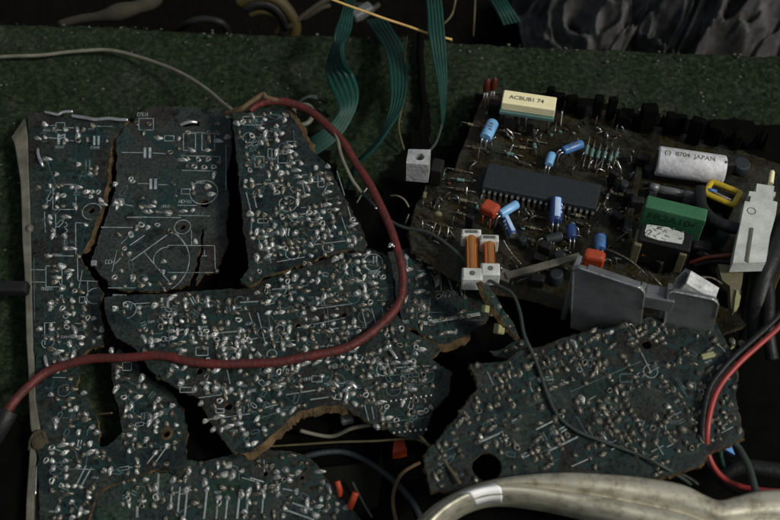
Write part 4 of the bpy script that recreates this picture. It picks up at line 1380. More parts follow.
# yellow framed wound part
cs = [A3(x, y, .12) for x, y in ((712, 181.5), (740, 193), (733, 205), (705, 193))]
mb = MB()
mb.tube([cs[0].lerp(cs[3], .5)]+[cs[0].lerp(cs[3], .1), cs[0].lerp(cs[1], .08), cs[1].lerp(cs[0], .08), cs[1].lerp(cs[2], .15), cs[2].lerp(cs[1], .15), cs[2].lerp(cs[3], .08), cs[3].lerp(cs[2], .08), cs[3].lerp(cs[0], .15), cs[0].lerp(cs[3], .5)], .0125, 10, 0, 5)
mid = (cs[0]+cs[1]+cs[2]+cs[3])/4
yf = part('wound_part', mb, ['yellow'], 'yellow-banded wound component with blue and grey leads')
mb = MB()
dd = (cs[1]-cs[0]).normalized()
mb.obox(Vector((mid.x, mid.y, .055)), dd, Vector((-dd.y, dd.x, 0)), .125, .05, .11, 0, .006)
part('core', mb, ['black'], None, yf)
mb = MB()
mb.tube([A3(704, 191, .1), A3(710, 190, .13), A3(716, 191.5, .12)], .008, 8)
part('lead', mb, ['blue'], 'blue lead', yf)
mb = MB()
mb.tube([A3(713, 191.5, .125), A3(722, 196, .13), A3(731, 200, .125)], .005, 8)
part('lead', mb, ['tin'], 'grey lead', yf)

# green box
H = .22
a, b = bm_.at(645, 206.5, H), bm_.at(706, 221, H)
d = (b-a).normalized()
e = Vector((-d.y, d.x))
mb = MB()
w = .062
mb.box(a+e*w/2, b+e*w/2, w, 0.05, H, 0, .005)
gb = part('moulded_box', mb, ['green_box'], 'green box component with faint dark lettering')
c = a+d*.115-e*.0006
put_text('FR2A104', .052, gb, Vector((c.x, c.y, H-.045)), Vector((d.x, d.y, 0)), Vector((0, 0, 1)), 'green_ink')
# transformer with label and winding
H = .17
a, b = bm_.at(640, 231, H), bm_.at(692, 243, H)
d = (b-a).normalized()
e = Vector((-d.y, d.x))
mb = MB()
mb.box(a, b, .085, 0.03, H, 0, .006)
tf = part('transformer', mb, ['black'], 'black transformer with a scuffed white sticker')
pl = [bm_.at(x, y, H+.002) for x, y in ((647, 224.5), (669, 227.5), (671, 229), (684, 233), (684, 238), (682, 244), (658, 240), (645.5, 236), (645, 231))]
mb = MB()
mb.prism(pl, H+.0005, H+.003, (), 0, 0)
lb = part('sticker', mb, ['white'], 'white sticker with illegible worn lettering', tf)
mb = MB()
rn = random.Random(4)
for (x, y, n) in ((665, 230.6, 7), (664, 236.6, 7)):
    c0 = bm_.at(x, y, H+.003)
    base = len(mb.v)
    for _k in range(16):
        u0, v0 = rn.uniform(-.075, .07), rn.uniform(-.012, .012)
        an = rn.uniform(-1.2, 1.2)
        l = rn.uniform(.006, .02)
        seg(mb, (u0, v0), (u0+l*math.cos(an), v0+l*math.sin(an)), rn.uniform(.002, .005), 0)
    for i in range(base, len(mb.v)):
        v = mb.v[i]
        mb.v[i] = Vector((c0.x+d.x*v.x+e.x*v.y, c0.y+d.y*v.x+e.y*v.y, H+.0036))
part('printed_text', mb, ['ink'], None, lb)
mb = MB()
w0, w1 = A3(643, 248, .08), A3(674, 254.5, .08)
mb.cyl(w0, w1, .036, 22)
part('winding', mb, ['copper'], None, tf)
for (x, y) in ((636.5, 246.5), (681, 256)):
    mb = MB()
    q = A3(x, y, .09)
    mb.obox(q, Vector((d.x, d.y, 0)), Vector((e.x, e.y, 0)), .03, .08, .12, 0, .005)
    part('bobbin_end', mb, ['tan'], None, tf)

# orange cushion-shaped capacitor
cs = [bm_.at(x, y, .10) for x, y in ((486, 196.5), (501, 204), (494.5, 214), (481, 206))]
c = sum(cs, Vector((0, 0)))/4
dx_ = (cs[1]-cs[0])/2
dy_ = (cs[3]-cs[0])/2
mb = MB()
dxn = dx_.normalized()
mb.obox(Vector((c.x, c.y, .075)), Vector((dxn.x, dxn.y, 0)), Vector((-dxn.y, dxn.x, 0)), dx_.length*2, dy_.length*2.1, .05, 0, .012)
oc = part('capacitor', mb, ['orange'], 'square orange-red dipped capacitor left of the blue cans')
for s in (-.5, .5):
    mb = MB()
    q = c+dx_*s-dy_*0.0
    q2 = c+dx_*s+dy_*1.3
    mb.tube([Vector((q2.x, q2.y, .06)), Vector((q2.x, q2.y, .03)), Vector((q2.x, q2.y, 0))], .004, 6, 0, 2)
    part('lead', mb, ['orange'], None, oc)
# red-orange box behind the heat sink
H = .2
a, b = bm_.at(585, 251, H), bm_.at(606, 255.5, H)
mb = MB()
mb.box(a, b, .05, .05, H, 0, .014)
part('capacitor', mb, ['orange'], 'red-orange rounded box behind the heat sink')
# two dark ceramic discs
for (x, y) in ((486.5, 86), (493.5, 84.5)):
    mb = MB()
    q = A3(x, y, .13)
    mb.ellipsoid(q, Vector((.015, 0, 0)), Vector((0, .012, 0)), Vector((.004, .0, .045)), 12, 8)
    o = part('ceramic_disc', mb, ['brown_red'])
    for s in (-.004, .006):
        mb = MB()
        mb.cyl((q.x+s, q.y-.006, .095), (q.x+s*2, q.y-.008, 0), .004, 7)
        part('lead', mb, ['tin'], None, o)
# black transistor blocks
for (x, y, s) in ((495, 108, .05), (508, 121, .04), (613, 178, .035), (530, 128, .03), (470, 222, .03), (545, 250, .05), (636, 205, .05), (700, 250, .07)):
    mb = MB()
    q = A3(x, y, .05)
    an = random.uniform(-.5, .3)
    mb.obox(q, Vector((math.cos(an), math.sin(an), 0)), Vector((-math.sin(an), math.cos(an), 0)), s*1.1, s*.7, .08, 0, s*.16)
    part('transistor', mb, ['black'])


rn = random.Random(31)
px_ = 549
while px_ < 742:
    yb = 106+(px_-549)*.235+rn.uniform(-3, 4)
    q = A3(px_, yb, 0)
    wd, hh = rn.uniform(.03, .075), rn.uniform(.06, .15)
    an = rn.uniform(-.25, .25)
    mb = MB()
    mb.obox(Vector((q.x, q.y, hh/2+.002)), Vector((math.cos(an), math.sin(an), 0)), Vector((-math.sin(an), math.cos(an), 0)), wd, rn.uniform(.025, .05), hh, 0, .008)
    part('connector', mb, ['shade_black'])
    px_ += wd/PX*rn.uniform(.8, 1.5)
for (x, y, s, hh, m_) in ((640, 168, .05, .08, 'black'), (648, 176, .04, .06, 'chip'), (622, 190, .035, .05, 'chip'), (626, 205, .03, .09, 'black'), (616, 222, .04, .05, 'black'), (628, 236, .035, .06, 'chip'), (708, 232, .06, .1, 'black'), (716, 246, .05, .09, 'chip'), (722, 214, .05, .07, 'black'), (738, 170, .07, .05, 'chip'),
                          (722, 172, .06, .07, 'black'), (560, 262, .04, .05, 'chip'), (540, 262, .05, .04, 'black'), (523, 246, .03, .05, 'chip'), (655, 268, .05, .07, 'black'), (700, 266, .05, .08, 'black'), (715, 280, .06, .08, 'black'), (725, 300, .07, .08, 'black'), (536, 284, .05, .05, 'black'), (556, 282, .05, .06, 'chip')):
    q = A3(x, y, 0)
    an = rn.uniform(-.6, .4)
    mb = MB()
    if m_ == 'chip':
        mb.lathe((q.x, q.y, .001), (q.x+rn.uniform(-.01, .01), q.y, hh), [(0, s*.5), (.1, s*.55), (.9, s*.55), (.97, s*.5), (1, s*.4)], 16)
    else:
        mb.obox(Vector((q.x, q.y, hh/2+.001)), Vector((math.cos(an), math.sin(an), 0)), Vector((-math.sin(an), math.cos(an), 0)), s*1.2, s*.8, hh, 0, s*.15)
    part('dark_component', mb, [m_])
mb = MB()
mb.box(bm_.at(640, 166, .05), bm_.at(626, 232, .05), .03, .03, .05, 0, .006)
part('board_stiffener', mb, ['mask_brown'])


def axial(x0, y0, x1, y1, h, mat, r=.009, body=(.3, .62)):
    p0, p1 = A3(x0, y0, h), A3(x1, y1, h*.6)
    mb = MB()
    mb.lathe(p0.lerp(p1, body[0]), p0.lerp(p1, body[1]), [(0, r*.6), (.1, r), (.25, r*.86), (.75, r*.86), (.9, r), (1, r*.6)], 12)
    o = part('resistor', mb, [mat])
    mb = MB()
    e0 = p0-(p1-p0).normalized()*.004
    mb.tube([Vector((e0.x, e0.y, 0)), p0, p0.lerp(p1, body[0]+.05)], .0032, 6, 0, 4)
    mb.tube([p0.lerp(p1, body[1]-.05), p1, Vector((p1.x, p1.y, 0))], .0030, 6, 0, 4)
    part('lead', mb, ['solder_dim'], None, o)


for (x0, y0, x1, y1) in ((590, 136, 583, 166), (595, 141, 588.5, 167), (601, 144, 595, 167), (607.5, 145, 601.5, 167), (613, 150, 608, 168), (619, 146, 614, 164)):
    axial(x0, y0, x1, y1, .045, 'teal_res')
for (x0, y0, x1, y1, m_) in ((447, 168, 472, 173, 'edge_dark'), (449, 178, 474, 182, 'teal_res'), (446, 187, 475, 192, 'edge_dark'), (452, 198, 476, 203, 'tan'), (440, 180, 446, 168, 'teal_res'), (423, 203, 426, 186, 'tan'), (434, 207, 440, 196, 'chip'), (462, 122, 480, 127, 'tan'), (466, 146, 484, 149, 'edge_dark'),
                             (500, 130, 520, 134, 'edge_dark'), (512, 146, 534, 149, 'tan'), (528, 140, 546, 143, 'edge_dark'), (500, 152, 522, 156, 'teal_res'), (536, 152, 533, 139, 'teal_res'), (530, 215, 545, 218, 'edge_dark'), (524, 226, 542, 230, 'tan'), (527, 238, 540, 244, 'edge_dark'), (570, 214, 586, 217, 'tan'), (575, 222, 590, 226, 'edge_dark'),
                             (612, 193, 630, 197, 'edge_dark'), (604, 204, 612, 188, 'tin'), (560, 232, 580, 236, 'edge_dark'), (432, 222, 452, 228, 'edge_dark'), (455, 212, 470, 216, 'tan'), (424, 230, 444, 240, 'edge_dark'), (618, 228, 630, 232, 'edge_dark'), (530, 165, 512, 160, 'edge_dark'), (606, 176, 624, 180, 'teal_res')):
    axial(x0, y0, x1, y1, random.uniform(.014, .024), m_, random.uniform(.007, .010))
# glints: clipped leads and wires standing among the parts
rn = random.Random(21)
n_l = 0
while n_l < 240:
    x, y = rn.uniform(415, 640), rn.uniform(95, 285)
    if not inside((x, y), outm) or edge_dist((x, y), outm) < 5 or (480 < x < 604 and 158+(x-485)*.2 < y < 190+(x-485)*.2) or (455 < x < 502 and y > 225):
        continue
    n_l += 1
    q = A3(x, y, 0)
    mb = MB()
    t = rn.random()
    if t < .45:
        mb.ellipsoid(q+Vector((0, 0, .006)), Vector((rn.uniform(.004, .011), 0, 0)), Vector((0, rn.uniform(.004, .008), 0)), Vector((0, 0, rn.uniform(.004, .012))), 8, 6, 0, .3)
        part('bead', mb, [rn.choice(['tan', 'edge_dark', 'solder_dim', 'chip', 'teal_res', 'brown_red'])])
    else:
        an = rn.uniform(0, 3.14)
        L_ = rn.uniform(.015, .045)
        mb.tube([q, q+Vector((math.cos(an)*L_*.3, math.sin(an)*L_*.3, rn.uniform(.012, .035))), q+Vector((math.cos(an)*L_, math.sin(an)*L_, rn.uniform(.0, .05)))], rn.uniform(.0028, .0042), 6, 0, 4)
        part('lead', mb, [rn.choice(['solder_dim', 'tin', 'solder_dim'])])
for pts in ([(436, 222, .06), (430, 239, .01)], [(441, 226, .05), (436, 243, .01)], [(446, 225, .05), (456, 240, .02)], [(409, 214, .05), (404, 226, .0)], [(503, 240, .06), (512, 254, .03), (521, 264, .02)], [(606, 249, .2), (616, 253, .22), (632, 262, .22), (648, 277, .2)], [(648, 272, .22), (662, 286, .2)],
            [(704, 253, .1), (716, 258, .1), (730, 254, .1)], [(683, 276, .22), (700, 277, .2), (712, 278, .16), (722, 284, .12)], [(600, 203, .05), (594, 216, .02)], [(555, 131, .05), (556, 120, .0)]):
    mb = MB()
    mb.tube([A3(*p) for p in pts], .0042, 7, 0, 6)
    part('lead', mb, ['solder_dim'])
mb = MB()
mb.ellipsoid(A3(438, 214, .05), Vector((.018, 0, 0)), Vector((0, .012, 0)), Vector((0, 0, .014)), 12, 8)
part('ceramic_disc', mb, ['tan'])

# two coils lying on the board
for (x, yt, yb, half, lab) in ((471.5, 234, 282, 7.6, 'longer copper coil on a white bobbin'), (489.5, 240, 276, 7.2, 'shorter copper coil on a white bobbin')):
    h = .11
    t0, t1 = A3(x-.5, yt, h), A3(x+.6, yb, h)
    axv = (t1-t0).normalized()
    sdv = Vector((axv.y, -axv.x, 0))*-1
    ln = (t1-t0).length
    rr = half*PX*.78
    mb = MB()
    prof = [(0.05, rr)]
    for k in range(40):
        t = .08+.84*k/39
        prof.append((t, rr*(1.0+(.012 if k % 2 else -.008))))
    prof.append((.95, rr))
    mb.lathe(t0, t1, prof, 24, 0)
    cl = part('coil', mb, ['copper'], lab)
    for s, (t, lx) in enumerate(((.04, .034), (.9, .056))):
        q = t0.lerp(t1, t)
        mb = MB()
        mb.obox(Vector((q.x, q.y, h-.012)), sdv, axv, half*2.4*PX, lx, .078, 0, .006)
        if s:
            mb.lathe((q.x, q.y, h+.0265), (q.x, q.y, h+.0285), [(0, .011), (1, .011)], 14, 1)
        part('flange', mb, ['white', 'ink'], None, cl)
        if not s:
            mb = MB()
            mb.obox(Vector((q.x, q.y, h+.028)), sdv, axv, half*1.5*PX, .012, .004, 0, 0)
            part('slot', mb, ['ink'], None, cl)

# grey metal block with a hole
H = .24
cs = [bm_.at(x, y, H) for x, y in ((408.5, 149), (431, 149.5), (429, 165), (406, 163))]
c = sum(cs, Vector((0, 0)))/4
dxn = (cs[1]-cs[0]).normalized()
hole = [(c.x+.019*math.cos(k*.4488)+dxn.x*.004, c.y+.019*math.sin(k*.4488)) for k in range(14)]
mb = MB()
rc = []
for i in range(4):
    p0, p1, p2 = cs[i-1], cs[i], cs[(i+1) % 4]
    rc += [p1.lerp(p0, .1), p1.lerp(p1.lerp(p0, .03), .5), p1.lerp(p2, .1)]
mb.prism(rc, .13, H, [hole], 0, 0)
part('metal_block', mb, ['alu_matt'], 'square grey metal block with a round hole')
mb = MB()
q = A3(437, 172, .06)
mb.obox(q, Vector((1, 0, 0)), Vector((0, 1, 0)), .05, .07, .1, 0, .008)
part('transistor', mb, ['black'])


# heat sinks: folded aluminium sheet
def plate(tl, tr, H, drop, thick, mat, name, label, bend=0.0, lean=0.0):
    a_, b_ = bm_.at(*tl, H), bm_.at(*tr, H)
    d_ = (b_-a_)
    ln = d_.length
    d_.normalize()
    e_ = Vector((-d_.y, d_.x))
    n = 9
    outl = []
    rcorner = .03
    for k in range(5):
        an = math.pi-math.pi/2*k/4
        outl.append((rcorner+rcorner*math.cos(an), -rcorner+rcorner*math.sin(an)))
    for k in range(5):
        an = math.pi/2-math.pi/2*k/4
        outl.append((ln-rcorner+rcorner*math.cos(an), -rcorner+rcorner*math.sin(an)))
    outl += [(ln, -drop), (0, -drop)]
    m_ = MB()
    fr = []
    bk = []
    for (x, y) in outl:
        for lst, off in ((fr, 0), (bk, thick)):
            base = a_+d_*(x-.13*y)+e_*(off-lean*y)
            lst.append(Vector((base.x, base.y, H+y)))
    k = len(outl)
    m_.add(fr+bk, [list(range(k))[::-1], list(range(k, 2*k))]+[[i, (i+1) % k, k+(i+1) % k, k+i] for i in range(k)])
    if bend:       # side wall folded back at the left end
        q = a_+e_*bend/2
        m_.obox(Vector((q.x+d_.x*thick*.45, q.y+d_.y*thick*.45, H-drop/2-.008)), Vector((e_.x, e_.y, 0)), Vector((-d_.x, -d_.y, 0)), bend, thick, drop-.016, 0, .003)
        q = b_+e_*bend/2
        m_.obox(Vector((q.x-d_.x*thick*.55, q.y-d_.y*thick*.55, H-drop/2-.02)), Vector((e_.x, e_.y, 0)), Vector((-d_.x, -d_.y, 0)), bend*.8, thick, drop-.04, 0, .003)
    bv = part(name, m_, [mat], label)
    we = MB()          # edge worn to bright metal
    we.tube([Vector(((a_+d_*(x-.13*y)-e_*lean*y).x, (a_+d_*(x-.13*y)-e_*lean*y).y, H+y+.0015)) for x, y in [(0.001, -drop*.75), (0.001, -drop*.3)]+outl[:10]+[(ln-.001, -drop*.3)]], .0048, 7, 0, 3, .5)
    part('worn_edge', we, ['alu'], None, bv)
    mod = bv.modifiers.new('soft', 'BEVEL')
    mod.width = .004
    mod.segments = 2
    mod.limit_method = 'ANGLE'
    return bv


plate((573, 266), (645, 290), .32, .36, .018, 'alu_dark', 'heat_sink', 'larger folded aluminium heat sink', .07, -.06)
plate((668, 291), (719, 301), .30, .33, .018, 'alu_dark', 'heat_sink', 'smaller aluminium heat sink', .05, -.06)
mb = MB()
qa, qb = A3(642, 300, .22), A3(673, 306, .22)
dq = (qb-qa).normalized()
mb.obox((qa+qb)/2, dq, Vector((-dq.y, dq.x, 0)).normalized(), (qb-qa).length, .016, .07, 0, .005)
mb.obox((qa+qb)/2+Vector((.004, .028, .03)), dq, Vector((-dq.y, dq.x, 0)).normalized(), (qb-qa).length*.97, .05, .012, 0, .004)
part('bracket_web', mb, ['alu_dark'])
# slim dark fin lying on top of the larger sink
mb = MB()
mb.box(bm_.at(588, 266, .33), bm_.at(640, 284, .33), .03, .31, .325, 0, .003)
part('fin', mb, ['alu_dark'])

# hollow hexagonal sleeve
p0, p1 = A3(681, 281, .2), A3(709, 298, .14)
ax = (p1-p0).normalized()
mb = MB()
n = 6
a_ = ax.orthogonal().normalized()
b_ = ax.cross(a_)
ro, ri = .058, .042
vs = []
for (q, r) in ((p0, ro), (p1, ro), (p1, ri), (p0, ri)):
    for k in range(n):
        an = 2*math.pi*k/n+.4
        vs.append(q+(a_*math.cos(an)+b_*math.sin(an)*.85)*r)
fs = []
for k in range(4):
    for i in range(n):
        j = (i+1) % n
        fs.append([k*n+i, k*n+j, ((k+1) % 4)*n+j, ((k+1) % 4)*n+i])
mb.add(vs, fs)
part('metal_sleeve', mb, ['alu_matt'], 'hollow pale metal sleeve with an open end')

# white push switch at the right
h0, h1 = .14, .20
olp = [(757, 183.5), (774.5, 186), (773.5, 191.5), (776, 192.3), (775, 196.5), (773, 196.2), (772.5, 200.5), (777.5, 202), (776, 214), (770, 236), (766, 262), (733, 263), (735, 250), (740, 226), (745, 201), (750, 201.8), (751, 196), (748.5, 195.5), (749.5, 191), (756, 191.8)]
mb = MB()
mb.prism([bm_.at(x, y, h1) for x, y in olp], h0, h1, (), 0, 0)
sw = part('push_switch', mb, ['white'], 'white stepped plastic switch with a plunger')
mb = MB()
c0, c1 = A3(770.5, 184, .175), A3(772.5, 171, .175)
mb.lathe(c0, c1, [(0, .011), (.9, .010), (1, .007)], 10)
part('plunger', mb, ['cream'], None, sw)
mb = MB()
mb.box(bm_.at(752, 228, h1+.002), bm_.at(747, 262, h1+.002), .012, h1-.01, h1+.006, 0, .002)
part('rib', mb, ['frame'], None, sw)
mb = MB()
circ(mb, bm_.at(751.5, 211, h1), .016, .003, h1+.0012, 0, 360, 18)
part('moulded_ring', mb, ['frame'], None, sw)
mb = MB()
mb.prism([bm_.at(x, y, .12) for x, y in ((718, 264), (744, 266), (742, 284), (738, 300), (735, 312), (731, 308), (730, 286), (722, 280))], .08, .12, (), 0, 0)
part('bracket', mb, ['tan'], 'olive plastic bracket under the white switch')
mb = MB()
mb.prism([bm_.at(x, y, .13) for x, y in ((737, 289), (741, 296), (739, 306), (734, 311), (735, 300))], .10, .13, (), 0, 0)
part('broken_tab', mb, ['lump'])
mb = MB()
mb.prism([bm_.at(x, y, .05) for x, y in ((733, 338), (736, 344), (732, 346))], .02, .05, (), 0, 0)
part('broken_tab', mb, ['lump'])

# ------------------------------------------------------------------ setting: slab, trench, soil
EDGE = [P(-160, 10, 0), P(0, 17, 0), P(100, 21, 0), P(250, 28, 0), P(380, 32, 0), P(470, 38, 0), P(600, 43, 0), P(780, 50, 0), P(960, 58, 0)]
NX, NY = 300, 200
Y0 = -2.2


def edge_y(x):
    for i in range(len(EDGE)-1):
        if EDGE[i].x <= x <= EDGE[i+1].x:
            t = (x-EDGE[i].x)/(EDGE[i+1].x-EDGE[i].x)
            return EDGE[i].y*(1-t)+EDGE[i+1].y*t
    return EDGE[0].y if x < 0 else EDGE[-1].y


mb = MB()
vs = []
for j in range(NY+1):
    for i in range(NX+1):
        x = -3.0+6.0*i/NX
        ye = edge_y(x)+0.010*noise.noise(Vector((x*4, 3, 0)))+0.007*noise.noise(Vector((x*17, 5, 0)))
        y = Y0+(ye-Y0)*j/NY
        z = .02*noise.noise(Vector((x*1.3, y*1.3, 0)))+.012*noise.noise(Vector((x*6, y*6, 2)))+.007*noise.noise(Vector((x*22, y*22, 4)))+.004*noise.noise(Vector((x*50, y*50, 4)))-.012
        if j > NY-3:
            z -= (.05, .016, .0)[NY-j]
        vs.append((x, y, z))
base_n = len(vs)
for i in range(NX+1):
    x, y, z = vs[NY*(NX+1)+i]
    vs.append((x, y+.05+.03*noise.noise(Vector((x*5, 1, 8))), -.5))
for i in range(NX+1):
    x, y, z = vs[NY*(NX+1)+i]
    vs.append((x, y+.03, -1.3))
fs = []
for j in range(NY+2):
    for i in range(NX):
        k = j*(NX+1)+i
        fs.append([k, k+1, k+NX+2, k+NX+1])
mb.add(vs, fs, 0, True)
tag(mb.build('mossy_slab', ['moss']), kind='structure')

mb = MB()
vs = []
n = 60
for j in range(n+1):
    for i in range(n+1):
        x = -6+12*i/n
        y = .8+5*j/n
        z = -1.15+max(0, (y-2.1))*0.9+.12*noise.noise(Vector((x*1.5, y*1.5, 0)))+.06*noise.noise(Vector((x*5, y*5, 0)))  # deep pit and rising far bank, shaped to cut off sky light
        z = min(z, .25+.1*noise.noise(Vector((x, y, 3))))
        vs.append((x, y, z))
mb.add(vs, [[j*(n+1)+i, j*(n+1)+i+1, (j+1)*(n+1)+i+1, (j+1)*(n+1)+i] for j in range(n) for i in range(n)], 0, True)
tag(mb.build('ground', ['soil']), kind='structure')

# moss tufts and grit scattered on the slab (nobody could count them)
rn = random.Random(3)
mt = MB()
gr = MB()
for _ in range(9000):
    x = rn.uniform(-2.2, 2.3)
    y = rn.uniform(-1.3, 1.42)
    if y > edge_y(x)-.01:
        continue
    if -1.55 < x < 2.4 and y < .55:
        continue
    z = .02*noise.noise(Vector((x*1.3, y*1.3, 0)))+.012*noise.noise(Vector((x*6, y*6, 2)))+.007*noise.noise(Vector((x*22, y*22, 4)))-.012
    if noise.noise(Vector((x*3, y*3, 7))) > -.15 or rn.random() < .3:
        for _k in range(2):
            an = rn.uniform(0, 6.28)
            l = rn.uniform(.006, .016)
            w = rn.uniform(.003, .006)
            dv = Vector((math.cos(an), math.sin(an), 0))
            sv = Vector((-dv.y, dv.x, 0))
            c = Vector((x+rn.uniform(-.008, .008), y+rn.uniform(-.008, .008), z-.002))
            mt.add([c-sv*w, c+sv*w, c+dv*l*.6+Vector((0, 0, l))], [[0, 1, 2]])
    if rn.random() < .09:
        s = rn.uniform(.003, .009)
        c = Vector((x, y, z+.001))
        gr.ellipsoid(c, Vector((s, s*.3, 0)), Vector((-s*.3, s*rn.uniform(.5, 1), 0)), Vector((0, 0, s*.5)), 6, 4, 0, .5)
tag(mt.build('moss', ['mossbit']), 'short dark green moss growing over the slab', 'moss', kind='stuff')
for _ in range(60):
    x = rn.uniform(-1.7, 2.0)
    y = edge_y(x)-abs(rn.gauss(.0, .05))-.02
    s = rn.uniform(.003, .009)
    gr.ellipsoid(Vector((x, y, -.004)), Vector((s, s*.3, 0)), Vector((-s*.3, s*.7, 0)), Vector((0, 0, s*.6)), 6, 4, 0, .5)
tag(gr.build('grit', ['debris']), 'pale crumbs of grit on the mossy slab', 'grit', kind='stuff')

# added black sheet that paints shade into the gaps under the boards
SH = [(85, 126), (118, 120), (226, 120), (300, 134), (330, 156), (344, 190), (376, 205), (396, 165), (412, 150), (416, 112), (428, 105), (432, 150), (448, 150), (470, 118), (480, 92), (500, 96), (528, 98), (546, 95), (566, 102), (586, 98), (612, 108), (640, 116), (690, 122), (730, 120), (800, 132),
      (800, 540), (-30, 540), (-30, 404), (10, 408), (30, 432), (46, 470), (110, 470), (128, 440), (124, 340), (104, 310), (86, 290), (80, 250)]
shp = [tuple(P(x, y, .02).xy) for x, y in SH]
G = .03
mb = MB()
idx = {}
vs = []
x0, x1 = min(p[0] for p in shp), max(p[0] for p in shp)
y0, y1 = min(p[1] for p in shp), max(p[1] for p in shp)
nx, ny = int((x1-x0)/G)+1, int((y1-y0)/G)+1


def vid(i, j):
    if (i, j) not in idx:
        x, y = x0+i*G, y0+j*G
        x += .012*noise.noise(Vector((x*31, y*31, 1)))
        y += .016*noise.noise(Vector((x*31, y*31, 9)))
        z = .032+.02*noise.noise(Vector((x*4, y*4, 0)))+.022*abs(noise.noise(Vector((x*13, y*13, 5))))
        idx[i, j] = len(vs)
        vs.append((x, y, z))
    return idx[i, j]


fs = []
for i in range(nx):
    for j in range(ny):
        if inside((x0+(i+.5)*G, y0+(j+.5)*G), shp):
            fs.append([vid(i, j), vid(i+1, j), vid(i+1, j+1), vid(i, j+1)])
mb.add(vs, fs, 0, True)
tag(mb.build('shade_black', ['shade_black']), 'added crumpled black sheet standing for the shade under the circuit boards', 'plastic film')  # added shade sheet, not a real film

# ragged black bits standing along the far edge of the component board
mb = MB()
rn = random.Random(8)
px_ = 530
while px_ < 760:
    yb = 112+(px_-530)*.17
    hgt = rn.uniform(.03, .13)
    wd = rn.uniform(3, 9)
    q0, q1 = P(px_, yb, .04), P(px_+wd, yb+wd*.17, .04)
    t = P(px_+wd*.4, yb, .04)+Vector((rn.uniform(-.02, .02), rn.uniform(-.02, .03), hgt))
    th = Vector((0, .012, 0))
    mb.add([q0, q1, t, q0+th, q1+th, t+th], [[0, 1, 2], [5, 4, 3], [0, 3, 4, 1], [1, 4, 5, 2], [2, 5, 3, 0]])
    px_ += wd*rn.uniform(.5, .9)
world_thing('torn_casing', mb, ['shade_black'], 'ragged black torn plastic edge behind the component board', 'casing')

# ------------------------------------------------------------------ cables and wires


def cable(name, pts, r, mat, label, cat, n=12, sub=8, jit=0.04, group=None):
    mb = MB()
    mb.tube([P(*p) if isinstance(p, tuple) else p for p in pts], r, n, 0, sub, jit)
    return world_thing(name, mb, [mat], label, cat, group)


root = bpy.data.objects.new('red_cable', None)
COL.objects.link(root)
root.location = P(240, 362, .2)
tag(root, 'thick dull red cable looping over the solder sides of the boards', 'cable')
path = [(-6, 432, .12), (4, 420, .14), (10, 409, .15), (25, 390, .15), (50, 371, .145), (90, 360, .17), (140, 356, .215), (165, 357, .232), (190, 361, .236), (240, 363, .236), (290, 359.5, .237), (340, 349, .24), (372, 332, .244), (393, 312, .25), (402, 290, .26), (400, 262, .285), (391, 231, .295), (376, 196, .305), (356, 161, .31), (335, 134, .315), (311, 112, .315), (287, 101.5, .315), (268, 101, .315), (256, 105, .31), (249, 110, .305)]
mb = MB()
mb.tube([P(*p)-root.location for p in path], lambda t: .0172 if t < .9 else .0172-(t-.9)*.06, 14, 0, 8, .04)
mb.build('sheath', ['red_cable'], root)
mb = MB()
mb.tube([P(*p)-root.location for p in ((-30, 470, .05), (-8, 440, .1), (2, 424, .138), (9, 411, .15))], .036, 14, 0, 6)
mb.build('sleeve', ['black_rubber'], root)
for (x, y, z, s) in ((391, 244.5, .306, .013), (393.5, 246, .302, .009), (389.5, 246.5, .303, .008), (376, 208, .318, .006)):
    mb = MB()
    mb.ellipsoid(P(x, y, z)-root.location, Vector((s, 0, 0)), Vector((0, s*.8, 0)), Vector((0, 0, s*.5)), 8, 6, 0, .4)
    mb.build('solder_splash', ['tin'], root)

cable('brown_wire', [(226, 113, .24), (240, 109, .30), (250, 102, .315), (262, 94, .33), (266, 97, .33), (280, 101, .32)], .011, 'brown_wire', 'frayed brown twist of wire at the upper end of the red cable', 'wire')
cable('grey_wire', [(-10, 57, .03), (30, 56, .03), (70, 52, .03), (105, 50, .035), (140, 57, .05), (175, 70, .1), (205, 88, .18), (225, 104, .24), (232, 110, .25)], .0085, 'grey_wire', 'thin grey wire arching across the mossy slab', 'wire')
cable('pale_wire', [(334, 130, .325), (338, 140, .32), (340, 152, .31), (345, 166, .30), (352, 180, .29), (362, 193, .27)], .0075, 'grey_wire', 'short pale wire running beside the red cable', 'wire')
cable('green_wire', [(362, 193, .25), (378, 209, .25), (392, 222, .255), (405, 228, .27), (430, 233, .3), (455, 250, .32), (475, 270, .33), (497, 285, .35), (512, 294, .37), (520, 312, .38), (525, 335, .40)]+[b7.wz(x, y, .014) for x, y in ((536, 362), (548, 396), (560, 418), (578, 432), (602, 441), (640, 455), (664, 467))]+[(690, 484, .28)], .0068, 'green_wire', 'long dull green wire hanging from the coils across the askew board', 'wire', 8)
cable('red_wire', [(792, 312, .42), (776, 329, .42), (757, 346, .42), (738, 364, .42), (722, 384, .41), (711, 408, .4), (707, 432, .38), (708, 455, .33), (718, 473, .31), (734, 484, .31), (755, 490, .32), (792, 492, .32)], .0105, 'red_wire', 'thin bright red wire curving round the right end of the askew board', 'wire')
cable('black_wire', [(792, 303, .41), (770, 324, .41), (749, 343, .41), (728, 363, .41), (712, 385, .4), (704, 410, .39), (702, 435, .37), (705, 458, .32), (722, 482, .28), (740, 494, .27)], .0115, 'black_rubber', 'thin black wire running along the bright red wire', 'wire')
cable('green_wire', [(722, 440, .34), (732, 441, .34), (741, 450, .34), (750, 468, .36), (756, 488, .38), (763, 508, .38), (768, 530, .38)], .0125, 'green_wire', 'dull green wire crossing over the pale metal bar at lower right', 'wire')
cable('green_wire', [(721, 443, .34), (721, 456, .32), (725, 470, .28)], .0085, 'ribbon', 'short stub of green wire beside the blue scrap', 'wire')
